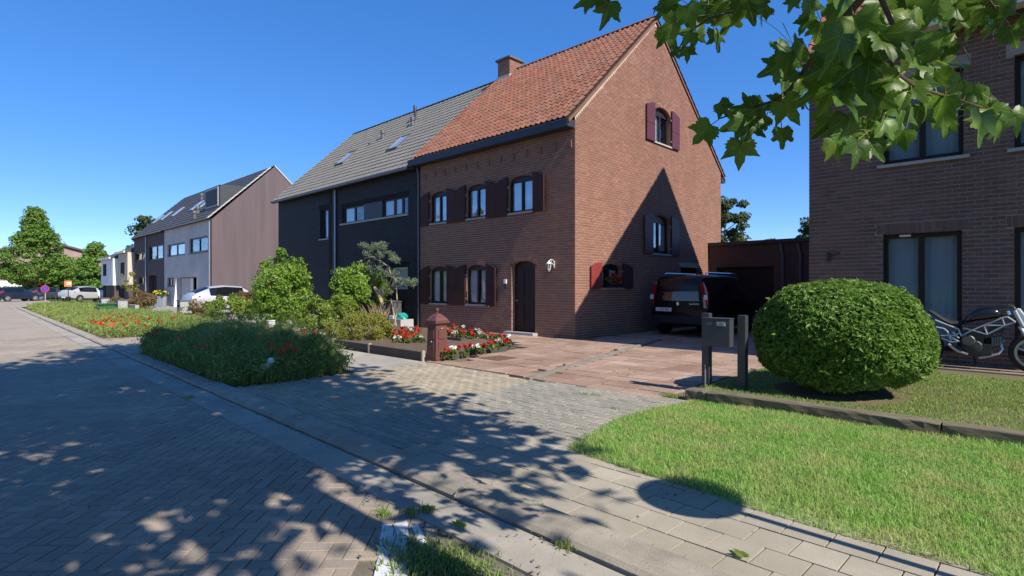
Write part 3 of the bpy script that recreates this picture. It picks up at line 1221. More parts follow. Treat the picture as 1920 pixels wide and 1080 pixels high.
mb.build('downpipe', m_zinc_d, house, smooth=True)
# chimney: front face and sunlit side
CX0, CX1, CY0, CY1, CZ0, CZ1 = -16.62, -15.92, 16.35, 17.1, 9.7, 10.98
mb = MB().box(CX0 + .004, CX1 - .004, CY0 + .004, CY1, CZ0, CZ1)
chim = mb.build('chimney', m_mort, roof)
cb = brick_list(Wall('S', CY0), CX0, CX1, CZ0, CZ1, [], seed=8) + brick_list(Wall('E', CX1), CY0, CY1, CZ0, CZ1, [], seed=9)
pieces('chimney_brick', 'chimney_brickwork', proto_box(), m_brick, cb, roof, 160)
MB().box(CX0 - .08, CX1 + .08, CY0 - .08, CY1 + .08, CZ1, CZ1 + .09).build('chimney_cap', M('cap_stone', (.16, .13, .11), .9, (.1, .09, .08), 4, .6), roof, bevel=.01)
mb = MB()
mb.prism([(CX1 + .012, CY0 - .16, 9.98), (CX1 + .012, CY1 - .2, 10.45), (CX1 + .012, CY1 - .2, 10.62), (CX1 + .012, CY0 - .02, 10.3)], (.02, 0, 0))
mb.box(CX0 - .05, CX1 + .04, CY0 - .04, CY0 - .02, 9.9, 10.32)
mb.build('flashing', M('lead_flashing', (.55, .55, .54), .5, (.35, .35, .35), 5, .5), roof)

# lantern and bell by the door
lan = thing('wall_lantern', 'white outdoor lantern on a curled bracket beside the front door', 'lantern', (-10.36, YF, 1.95))
mb = MB().lathe([(.045, 0), (.05, .02), (.05, .19), (.045, .21)], (-10.22, YF - .01, 2.13), 'y', 10)
lan.scale = (.68, .68, .68)
MB().box(-10.24, -10.16, YF - .03, YF - .006, 2.10, 2.40).build('wall_plate', m_iwhite, lan, bevel=.008)
mb = MB().tube([(-10.2, YF - .02, 2.36), (-10.2, YF - .1, 2.44), (-10.22, YF - .2, 2.46), (-10.24, YF - .28, 2.41), (-10.25, YF - .30, 2.33)], .013, 6)
mb.tube([(-10.2, YF - .02, 2.2), (-10.2, YF - .1, 2.25), (-10.22, YF - .17, 2.34), (-10.23, YF - .2, 2.44)], .011, 6)
mb.build('bracket', m_iwhite, lan, smooth=True)
LX, LY = -10.25, YF - .30
MB().lathe([(.02, 2.40), (.035, 2.37), (.12, 2.29), (.125, 2.275), (.10, 2.27)], (LX, LY, 0), 'z', 6).build('lamp_cap', m_iwhite, lan)
mb = MB()
for k in range(6):
    t = math.pi * k / 3
    mb.tube([(LX + .095 * math.cos(t), LY + .095 * math.sin(t), 2.27), (LX + .06 * math.cos(t), LY + .06 * math.sin(t), 2.03)], .010, 5)
mb.lathe([(.02, 1.95), (.03, 1.98), (.062, 2.02), (.066, 2.035), (.03, 2.04)], (LX, LY, 0), 'z', 6)
mb.build('lamp_cage', m_iwhite, lan)
MB().lathe([(.052, 2.04), (.085, 2.268)], (LX, LY, 0), 'z', 6).build('lamp_glass', glass('lantern_glass', refl=.06), lan)
bell = thing('door_bell', 'small pale doorbell with dark button left of the front door', 'doorbell', (-12.24, YF, 1.45))
MB().box(-12.30, -12.18, YF - .05, YF - .005, 1.60, 1.74).build('bell_cover', m_iwhite, bell, bevel=.008)
MB().box(-12.285, -12.195, YF - .04, YF - .005, 1.44, 1.595).build('button_plate', m_anth, bell, bevel=.006)

# ------------------------------------------------------------------ the black brick house
m_blk = brick_tex('black_brick', (0.012, 0.012, 0.017), (0.020, 0.020, 0.026), (0.030, 0.030, 0.036), rough=.75)
m_gtile = M('grey_roof_tile', (0.19, 0.18, 0.155), 0.65, (0.14, 0.135, 0.12), .8, .4, rand=.06, bump=.2, fine=.12, fscale=30)
bx0, bx1 = -29.13, HX0 - .02
bh = thing('black_house', 'black brick house with a plain grey tiled roof and two skylights', 'house', (-22.9, YF, 0))
Wb = Wall('S', YF)
b_ops = [(-24.5, -23.72, 3.74, 5.12, 5.12), (-22.45, -17.48, 4.30, 5.0, 5.0), (-18.6, -17.5, 1.40, 2.26, 2.26), (-26.8, -25.72, 0.1, 2.26, 2.26)]
bw = shell('wall', Wb, bx0, bx1, 0, 6.0, b_ops, m_blk, bh, m_blk)
m_bmort = M('black_mortar', (0.012, 0.012, 0.015), .9)
m_bbrick = M('black_glazed_brick', (0.015, 0.015, 0.021), .65, (0.022, 0.022, 0.028), .6, .5, palette=[(.013, .013, .018), (.018, .018, .024), (.022, .021, .027)], rand=.25, bump=.3, bscale=110, spec=.4)
bw.data.materials[0] = m_bmort
pieces('brick', 'brickwork', proto_box(), m_bbrick, brick_list(Wb, bx0, bx1, 0.0, 5.95, b_ops, seed=25), bw, 150)
mb = MB()
mb.quad((bx0, 22.0, 0), (bx1, 22.0, 0), (bx1, 22.0, 6.0), (bx0, 22.0, 6.0))
mb.add([(bx0, YF, 0), (bx0, 22, 0), (bx0, 22, 5.9), (bx0, RY, 10.35), (bx0, YF, 6.0)], [(0, 1, 2, 3, 4)])
mb.build('side_wall', m_blk, bh)
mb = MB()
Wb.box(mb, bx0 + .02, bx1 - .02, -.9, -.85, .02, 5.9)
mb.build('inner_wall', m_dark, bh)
window(bh, Wb, b_ops[0], m_anth, m_glass, n=1, sill=m_sill, curtain='F', mcur=M('grey_blind', (.16, .18, .2), .8))
m_blind = M('pale_blind', (.60, .64, .70), .9)
sw = MB()
Wb.box(sw, -20.68, -19.28, -.12, -.02, 4.30, 5.0)
sw.build('dark_panel', m_anth, bh)
for k, (a, b, bl_) in enumerate(((-22.45, -21.5, 1), (-21.5, -20.68, 0), (-19.28, -18.5, 1), (-18.5, -17.95, 1), (-17.95, -17.48, 0))):
    window(bh, Wb, (a + .002, b - .002, 4.30, 4.998, 4.998), m_anth, m_glass, n=1, setb=.08, fw=.055, curtain='F' if bl_ else None, mcur=m_blind)
Wb.box(MB(), -22.6, -17.42, -.1, .07, 4.23, 4.299).build('sill', m_sill, bh)
window(bh, Wb, b_ops[2], m_iwhite, m_glass, n=1, setb=.06, curtain='F', mcur=m_blind)
o = MB()
Wb.box(o, -26.8, -25.72, -.12, -.05, .1, 2.26)
o.build('door', M('pale_blue_door', (.42, .47, .52), .6), bh)
broof = deck(bh, bx0 - .08, bx1, (12.12, 5.98), (RY, 10.42), (22.3, 5.8), m_deck)


def sky_skip(p):
    for (a, b, c, d) in SKYL:
        if a < p[0] < b and c < p[1] < d:
            return True
    return False


SKYL = []
roof_tiles(broof, bx0 - .10, bx1 - .01, (12.10, 5.98), (RY, 10.46), .30, .34, flat_tile(.30, .42), m_gtile, 300, 'tile_field', jit=.0015)
lap_roof(bx0 - .1, bx1, (22.32, 5.8), (RY, 10.46)).build('rear_slope', m_gtile, broof)
rt = [((bx0 + .1 + i * .4, RY, 10.44), np.diag([.41, 1, 1])) for i in range(31)]
pieces('ridge_tile', 'ridge', ridge_proto, M('dark_ridge', (.05, .05, .05), .7), rt, broof)
MB().box(bx0 - .08, bx1 - .34, 12.0, 12.10, 5.88, 5.98).build('eave_gutter', m_zinc_d, bh)
MB().tube([(-23.02, YF - .05, 5.9), (-23.02, YF - .05, 0.05)], .045, 8).build('downpipe', m_zinc, bh, smooth=True)
MB().box(-23.62, -23.18, YF - .018, YF + .1, .0, 5.85).build('dark_strip', m_dark, bh)  # dark strip laid over the brick face
mb = MB().tube([(-23.22, YF - .03, 5.85), (-23.22, YF - .03, 0.05)], .022, 6)
mb.build('cable_pipe', m_zinc_d, bh, smooth=True)
SB = np.array([0, (RY - 12.10), (10.46 - 5.98)])
SB /= np.linalg.norm(SB)
NB = np.array([0, -SB[2], SB[1]])
for xc, s0 in ((-25.2, 2.28), (-20.4, 2.12)):
    base = np.array([xc, 12.10, 5.98]) + SB * s0

    def P_(u, s, n):
        q = base + np.array([u, 0, 0]) + SB * s + NB * n
        return tuple(q)
    fr = MB()
    for (u0, u1, q0, q1) in ((-.42, -.34, 0, 1.15), (.34, .42, 0, 1.15), (-.34, .34, 0, .08), (-.34, .34, 1.07, 1.15)):
        fr.add([P_(u0, q0, .02), P_(u1, q0, .02), P_(u1, q1, .02), P_(u0, q1, .02), P_(u0, q0, .11), P_(u1, q0, .11), P_(u1, q1, .11), P_(u0, q1, .11)],
               [(4, 5, 6, 7), (0, 1, 5, 4), (1, 2, 6, 5), (2, 3, 7, 6), (3, 0, 4, 7)])
    so = fr.build('skylight', m_zinc_d, broof)
    # part of the roof: pane is its only other visible piece
    pm = MB().quad(P_(-.34, .08, .085), P_(.34, .08, .085), P_(.34, 1.07, .085), P_(-.34, 1.07, .085))
    link('skylight_pane', pm.mesh('skylight_pane'), M('skylight_glass', (.55, .62, .68), .06, spec=.9, metal=.55), broof)
for xc, s0, h, r in ((-21.75, 5.1, .75, .06), (-21.4, 4.55, .42, .085), (-23.4, 4.1, .42, .085), (-24.15, 3.75, .12, .07)):
    q = np.array([xc, 12.10, 5.98]) + SB * s0
    mb = MB().lathe([(r * 1.1, -.08), (r, .05), (r, h * .55), (r * 1.35, h * .56), (r * 1.35, h * .9), (r * .9, h)], tuple(q), 'z', 10)
    mb.build('roof_vent', m_anth if h > .5 else m_zinc_d, broof, smooth=True)

# ------------------------------------------------------------------ garages at the end of the drive
m_gbrick = brick_tex('garage_brick', (0.11, 0.055, 0.04), (0.09, 0.045, 0.034), (0.10, 0.085, 0.07))
YG = 20.93
for gx0, gx1, lab, pipe in ((-9.5, -6.5, 'flat roofed brick garage joining the red brick house behind the black van', -6.78), (-6.49, -3.5, 'flat roofed brick garage behind the clipped bush with drainpipe at its left', -6.2)):
    g_ = thing('garage', lab, 'garage', ((gx0 + gx1) / 2, YG, 0), group=None)
    Wq = Wall('S', YG)
    op = [(gx0 + .35, gx1 - .55, .02, 2.25, 2.25)] if gx0 < -7 else [(gx0 + .85, gx1 - .1, .02, 2.25, 2.25)]
    shell('wall', Wq, gx0 + .004, gx1, 0, 3.1, op, m_gbrick, g_, m_gbrick)
    mb = MB().box(gx0 + .004, gx1, YG + .3, YG + 6, .0, 3.05)
    mb.build('rear_block', m_gbrick, g_)
    MB().box(gx0 + .004, gx1, YG - .06, YG + 6, 3.1, 3.22).build('roof_edge', m_anth, g_)
    o = op[0]
    gd = MB()
    Wq.box(gd, o[0], o[1], -.2, -.12, .02, 2.25)
    gd = gd.build('garage_door', m_door, g_)
    for k in range(5):
        MB().box(o[0] + .04, o[1] - .04, YG + .105, YG + .119, .08 + k * .43, .46 + k * .43).build('door_panel', m_door, gd)
    MB().tube([(pipe, YG - .06, 3.05), (pipe, YG - .06, 2.9), (pipe + .06, YG - .06, 2.7), (pipe + .06, YG - .06, 0.05)], .055, 8).build('drainpipe', m_zinc_d, g_, smooth=True)

# ------------------------------------------------------------------ the house on the right
m_mort2 = M('grey_mortar', (0.34, 0.29, 0.25), 0.95, (0.26, 0.22, 0.19), 4, .5, fine=.15)
m_brick2 = M('brown_brick', (0.21, 0.10, 0.075), 0.88, (0.105, 0.062, 0.055), .9, .5, stretch=(1.4, 1.4, .45),
             palette=[(0.20, 0.098, 0.076), (0.17, 0.092, 0.075), (0.15, 0.09, 0.077), (0.22, 0.11, 0.085), (0.18, 0.105, 0.088)], rand=.16, bump=.45, bscale=110, fine=.2, fscale=100)
m_jamb2 = brick_tex('jamb_brick_brown', (0.21, 0.10, 0.075), (0.17, 0.09, 0.07), (0.3, 0.26, 0.23))
nx0, nx1 = -3.48, 6.2
nh = thing('brown_brick_house', 'brown brick house at the right with dark window frames and blinds', 'house', (1.4, YF, 0))
n_ops = [(-2.21, -1.04, .35, 2.49, 2.49, 1), (-2.2, -1.02, 3.80, 5.35, 5.35, 0), (-.36, .85, .35, 2.49, 2.49, 1), (-.36, .85, 3.80, 5.35, 5.35, 0)]
nw = shell('wall', Wf, nx0, nx1, .0, 6.2, n_ops, m_mort2, nh, m_jamb2)
nRY, nRZ, nEY, nEZ, nBY, nBZ = 17.16, 10.98, 12.12, 6.02, 21.7, 5.55
mb = MB()
mb.add([(nx0, YF + .01, 0), (nx0, nBY - .2, 0), (nx0, nBY - .2, 5.6), (nx0, nRY, nRZ - .15), (nx0, YF + .01, 6.15)], [(0, 1, 2, 3, 4)])
mb.add([(nx1, YF + .01, 0), (nx1, nBY - .2, 0), (nx1, nBY - .2, 5.6), (nx1, nRY, nRZ - .15), (nx1, YF + .01, 6.15)], [(0, 1, 2, 3, 4)])
mb.quad((nx0, nBY - .2, 0), (nx1, nBY - .2, 0), (nx1, nBY - .2, 5.6), (nx0, nBY - .2, 5.6))
mb.quad((nx0, YF + .3, 2.9), (nx1, YF + .3, 2.9), (nx1, nBY - .3, 2.9), (nx0, nBY - .3, 2.9))
mb.build('gable_wall', m_jamb2, nh)
bl = brick_list(Wf, nx0 - .004, 1.3, .0, 6.0, n_ops, seed=15)
pieces('brick', 'brickwork', proto_box(), m_brick2, bl, nw)
shell('wall_end', Wf, 1.3, nx1 - .01, 0, 6.0, [], m_jamb2, nh, d=.002)
m_roll = M('roller_blind', (.40, .43, .43), .8, (.32, .35, .35), 2, .4)
for o in n_ops:
    window(nh, Wf, o, m_frame, m_glass3, n=2, setb=.10, fw=.075, sill=m_sill if o[2] > 1 else None, curtain='F', mcur=m_roll)
MB().box(-1.95, -1.78, YF + .06, YF + .095, 2.435, 2.47).build('window_vent', m_iwhite, nh)
nroof = deck(nh, nx0 - .05, nx1, (nEY, nEZ), (nRY, nRZ), (nBY, nBZ), m_deck)
roof_tiles(nroof, nx0 - .06, nx1, (nEY - .02, nEZ), (nRY, nRZ + .02), .225, .325, pantile(.225, .40), m_rtile, 0, 'tile_field')
lap_roof(nx0 - .06, nx1, (nBY, nBZ), (nRY, nRZ + .02)).build('rear_slope', m_rtile, nroof)
MB().box(nx0 - .04, nx1, nEY - .28, YF - .01, nEZ - .02, nEZ + .10).build('eave_gutter', M('cream_soffit', (.55, .52, .46), .7), nh)
num = thing('wall_bracket', 'small dark bracket fixed on the brown brick wall above the clipped bush', 'bracket', (-3.06, YF, 2.0))
mb = MB().box(-3.14, -3.09, YF - .05, YF - .005, 2.02, 2.20)
mb.tube([(-3.11, YF - .03, 2.06), (-3.02, YF - .09, 2.13), (-2.94, YF - .05, 2.17), (-2.94, YF - .004, 2.17)], .016, 6)
mb.build('bracket_body', m_anth, num)

# ------------------------------------------------------------------ terrace farther down the street
m_lilac = brick_tex('pale_grey_brick', (0.55, 0.52, 0.50), (0.48, 0.455, 0.44), (0.56, 0.53, 0.50), rh=.075)
m_plum = M('plum_cladding', (0.135, 0.098, 0.098), 0.7, (0.095, 0.075, 0.08), .8, .8, stretch=(1, 3, .15), fine=.06, fscale=20)
m_dkbr = brick_tex('dark_plum_brick', (0.085, 0.06, 0.06), (0.072, 0.052, 0.054), (0.09, 0.075, 0.07))
m_slate = M('dark_slate', (0.085, 0.08, 0.078), 0.6, (0.06, 0.058, 0.06), .8, .5, fine=.15, fscale=3)
tRY, tRZ = 16.5, 10.15
Wt = Wall('S', YF)
tx0, tx1 = -50.57, -39.46
th = thing('terraced_house', 'pale grey brick terraced house with plum gable and roof dormer', 'house', (-45, YF, 0))
t_ops = [(-49.7, -45.2, 3.84, 4.80, 4.80), (-44.2, -40.2, 3.88, 4.95, 4.95), (-47.1, -42.5, 0.05, 2.2, 2.2), (-49.7, -47.85, 1.5, 2.22, 2.22)]
shell('wall', Wt, tx0, tx1, 0, 6.0, t_ops, m_lilac, th, m_lilac, depth=.3)
mb = MB()
mb.prism([(tx1, YF, 0), (tx1, 21.0, 0), (tx1, 21, 5.9), (tx1, tRY, tRZ - .1), (tx1, YF, 5.95)], (-.25, 0, 0))
mb.build('gable_wall', m_plum, th)
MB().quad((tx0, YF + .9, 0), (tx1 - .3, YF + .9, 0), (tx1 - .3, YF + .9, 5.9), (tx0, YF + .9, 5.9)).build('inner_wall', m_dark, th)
MB().box(tx1 - .02, tx1 + .012, 15.1, 20.5, .0, 1.75).build('dark_base', m_dark, th)
window(th, Wt, t_ops[0], m_anth, m_glass, n=2, setb=.1, fw=.1, curtain='F', mcur=m_blind)
window(th, Wt, t_ops[1], m_anth, m_glass3, n=2, setb=.1, fw=.1, sill=m_zinc_d)
window(th, Wt, t_ops[3], m_anth, m_glass2, n=2, setb=.1, fw=.1)
MB().box(-45.0, -44.4, YF + .3, YF + .36, .05, 2.15).build('door', m_iwhite, th)
MB().box(-47.05, -45.0, YF + .28, YF + .34, .05, 2.15).build('door_panel', m_lilac, th)
MB().prism([(-47.25, YF - .02, 0), (-47.25, YF - .02, 2.2), (-47.25, YF - .06, 2.2), (-47.25, YF - .22, 0)], (.12, 0, 0)).build('porch_fin', m_iwhite, th)
MB().tube([(tx1 - .25, YF - .06, 5.85), (tx1 - .25, YF - .06, .05)], .05, 8).build('downpipe', m_zinc, th, smooth=True)
troof = lap_roof(tx0, tx1 + .05, (12.15, 5.95), (tRY, tRZ), .38, .04).build('roof', m_slate, th)
lap_roof(tx0, tx1 + .05, (21.2, 5.8), (tRY, tRZ), .38, .04).build('rear_slope', m_slate, troof)
m_vtile = M('pale_verge_tile', (0.50, 0.49, 0.46), .7, rand=.1)
Sv = np.array([0, tRY - 12.15, tRZ - 5.95])
Lv = np.linalg.norm(Sv)
Sv /= Lv
Nv = np.array([0, -Sv[2], Sv[1]])
vx = []
for i in range(int(Lv / .38)):
    p = np.array([tx1 - .06, 12.15, 5.97]) + Sv * (i * .38 + .2) + Nv * .05
    vx.append((p, np.stack([np.array([.30, 0, 0]), Sv * .36 + Nv * -.03, Nv * .05], 1)))
pieces('verge_tile', 'verge_tiles', proto_box(), m_vtile, vx, troof)
MB().prism([(tx1 + .05, tRY, tRZ + .05), (tx1 + .05, 21.2, 5.85), (tx1 + .05, 21.2, 5.75), (tx1 + .05, tRY, tRZ - .05)], (-.18, 0, 0)).build('verge', m_vtile, troof)
# dormer
m_dor = M('dormer_cladding', (0.055, 0.058, 0.062), .5)
d0 = MB()
d0.prism([(-43.2, 13.15, 6.85), (-43.2, 15.3, 8.55), (-43.2, 13.15, 8.45)], (3.0, 0, 0))
dor = d0.build('dormer', m_dor, troof)
MB().box(-43.1, -40.5, 13.10, 13.14, 7.05, 8.35).build('dormer_frame', M('pale_dormer_frame', (.5, .46, .4), .6), dor)
MB().box(-42.95, -40.65, 13.07, 13.09, 7.15, 8.25).build('dormer_glass', M('dark_glass', (.012, .013, .016), .5, spec=.2), dor)
for xx, s in ((-48.5, 2.2), (-46.4, 2.1)):
    q = np.array([xx, 12.15, 5.95]) + Sv * s + Nv * .06
    mb = MB()
    a, b = np.array([.4, 0, 0]), Sv * 1.2
    mb.prism([tuple(q - a), tuple(q + a), tuple(q + a + b), tuple(q - a + b)], tuple(Nv * .06))
    mb.build('skylight', M('skylight_far', (.5, .55, .6), .1, metal=.6), troof)
for xx, s in ((-47.6, 4.2), (-44.6, 1.3), (-43.6, .6), (-50.0, 3.9)):
    q = np.array([xx, 12.15, 5.95]) + Sv * s
    MB().lathe([(.12, -.1), (.12, .35), (.18, .36), (.16, .55)], tuple(q), 'z', 8).build('roof_vent', m_zinc_d, troof)

tx2 = -60.45
td = thing('terraced_house', 'dark plum brick terraced house left of the pale grey one', 'house', (-55.5, YF, 0))
d_ops = [(-55.2, -50.95, 3.75, 4.97, 4.97), (-60.0, -56.0, 3.86, 4.6, 4.6), (-58.6, -56.1, 1.72, 2.4, 2.4), (-55.3, -52.8, .05, 2.46, 2.46)]
shell('wall', Wt, tx2, tx0 - .004, 0, 5.95, d_ops, m_dkbr, td, m_dkbr, depth=.3)
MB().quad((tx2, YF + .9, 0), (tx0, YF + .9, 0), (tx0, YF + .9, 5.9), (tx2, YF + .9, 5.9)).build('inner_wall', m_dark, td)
mb = MB().prism([(tx2, YF, 0), (tx2, 21.0, 0), (tx2, 21, 5.9), (tx2, tRY, tRZ - .1), (tx2, YF, 5.9)], (.2, 0, 0))
mb.build('gable_wall', m_dkbr, td)
for o in d_ops[:3]:
    window(td, Wt, o, m_anth, m_glass3, n=2, setb=.1, fw=.1)
MB().box(-55.3, -52.8, YF + .3, YF + .36, .05, 2.46).build('door', m_dark, td)
MB().tube([(-56.0, YF - .06, 5.85), (-56.0, YF - .06, .05)], .06, 8).build('downpipe', m_zinc, td, smooth=True)
droof = lap_roof(tx2 - .2, tx0 - .004, (12.15, 5.9), (tRY, tRZ), .38, .04).build('roof', m_slate, td)
lap_roof(tx2 - .2, tx0 - .004, (21.2, 5.8), (tRY, tRZ), .38, .04).build('rear_slope', m_slate, droof)
for xx, s in ((-53.8, 2.3), (-57, 2.2), (-59.2, 2.0)):
    q = np.array([xx, 12.15, 5.9]) + Sv * s + Nv * .06
    mb = MB()
    mb.prism([tuple(q - a), tuple(q + a), tuple(q + a + b), tuple(q - a + b)], tuple(Nv * .06))
    mb.build('skylight', bpy.data.materials['skylight_far'], droof)

# two narrower houses beyond, each standing a little closer to the street
m_cream = M('cream_render', (0.55, 0.49, 0.38), .9, (0.48, 0.43, 0.34), .6, .5, fine=.06)
m_rend = M('white_render', (0.80, 0.80, 0.78), .85)
for x0, x1, yf, mw, zt, lab in ((-64.35, -60.55, 11.9, m_cream, 4.75, 'narrow house with a cream rendered upper floor beyond the dark terraced house'),
                                (-70.0, -64.4, 11.48, m_rend, 4.3, 'house with a white box upper floor at the far end of the row')):
    h_ = thing('row_house', lab, 'house', ((x0 + x1) / 2, yf, 0))
    MB().box(x0, x1, yf, yf + 9, 1.65, zt).build('upper_floor', mw, h_)
    MB().box(x0 + .02, x1 - .06, yf + .12, yf + 9, 0, 1.65).build('lower_wall', m_dkbr, h_)
    MB().box(x0 + 1.0, x0 + 2.6, yf - .01, yf + .05, 2.6, 3.8).build('window', m_dark, h_)
    MB().box(x0 + .5, x0 + 1.6, yf + .08, yf + .14, 0.05, 1.6).build('door', m_dark, h_)
    mb = MB().prism([(x0 - .1, yf - .25, zt - .05), (x0 - .1, yf + 4.6, zt + 2.6), (x0 - .1, yf + 9.2, zt - .05)], (x1 - x0 + .1, 0, 0))
    mb.build('roof', m_slate, h_)
    MB().box(x0 - .05, x1 + .02, yf - .32, yf - .2, zt - .1, zt + .08).build('eave_gutter', m_iwhite, h_)
# ------------------------------------------------------------------ vehicles
m_tyre = M('tyre', (0.02, 0.02, 0.021), .85)
m_rim = M('alloy', (0.45, 0.46, 0.48), .3, metal=.8)
m_cglass = M('car_glass', (0.008, 0.009, 0.011), .04, spec=.8)
m_trim = M('black_trim', (0.018, 0.018, 0.02), .6)
m_red = M('tail_red', (0.45, 0.012, 0.012), .15, coat=.6)
m_clear = M('lamp_clear', (0.65, 0.67, 0.7), .12, spec=.8)
m_chrome = M('chrome', (0.75, 0.76, 0.78), .12, metal=1.0)

ST = {
    'suv': [(-2.25, .52, .78, .84, .80, .78, .66), (-2.17, .36, .98, 1.04, .89, .86, .72), (-1.98, .30, 1.04, 1.20, .92, .88, .68), (-1.30, .27, 1.02, 1.49, .93, .88, .63),
            (-.5, .27, .99, 1.57, .93, .88, .64), (.4, .27, .97, 1.52, .93, .88, .63), (1.25, .27, .96, 1.02, .93, .86, .70), (1.9, .30, .86, .92, .90, .82, .62), (2.2, .40, .72, .77, .84, .76, .56), (2.28, .5, .6, .64, .7, .66, .5)],
    'hatch': [(-1.98, .48, .72, .80, .76, .74, .64), (-1.92, .34, .95, 1.02, .84, .82, .70), (-1.8, .28, .98, 1.16, .86, .83, .66), (-1.4, .25, .96, 1.42, .87, .83, .60),
              (-.5, .25, .94, 1.48, .87, .83, .61), (.3, .25, .92, 1.44, .87, .83, .60), (1.1, .25, .91, .97, .87, .81, .66), (1.7, .28, .80, .86, .84, .77, .58), (1.95, .38, .66, .71, .78, .70, .5), (2.0, .5, .58, .62, .66, .6, .45)],
    'van': [(-2.11, .48, 1.02, 1.50, .80, .80, .62), (-2.07, .36, 1.04, 1.70, .89, .87, .68), (-1.95, .30, 1.05, 1.80, .92, .89, .70), (-1.1, .27, 1.05, 1.84, .93, .89, .71),
            (-.1, .27, 1.04, 1.84, .93, .89, .71), (.7, .27, 1.03, 1.78, .93, .89, .69), (1.35, .27, 1.03, 1.10, .93, .87, .74), (1.85, .30, .95, 1.0, .90, .82, .66), (2.06, .42, .75, .8, .82, .75, .58), (2.12, .5, .62, .66, .7, .66, .5)],
}


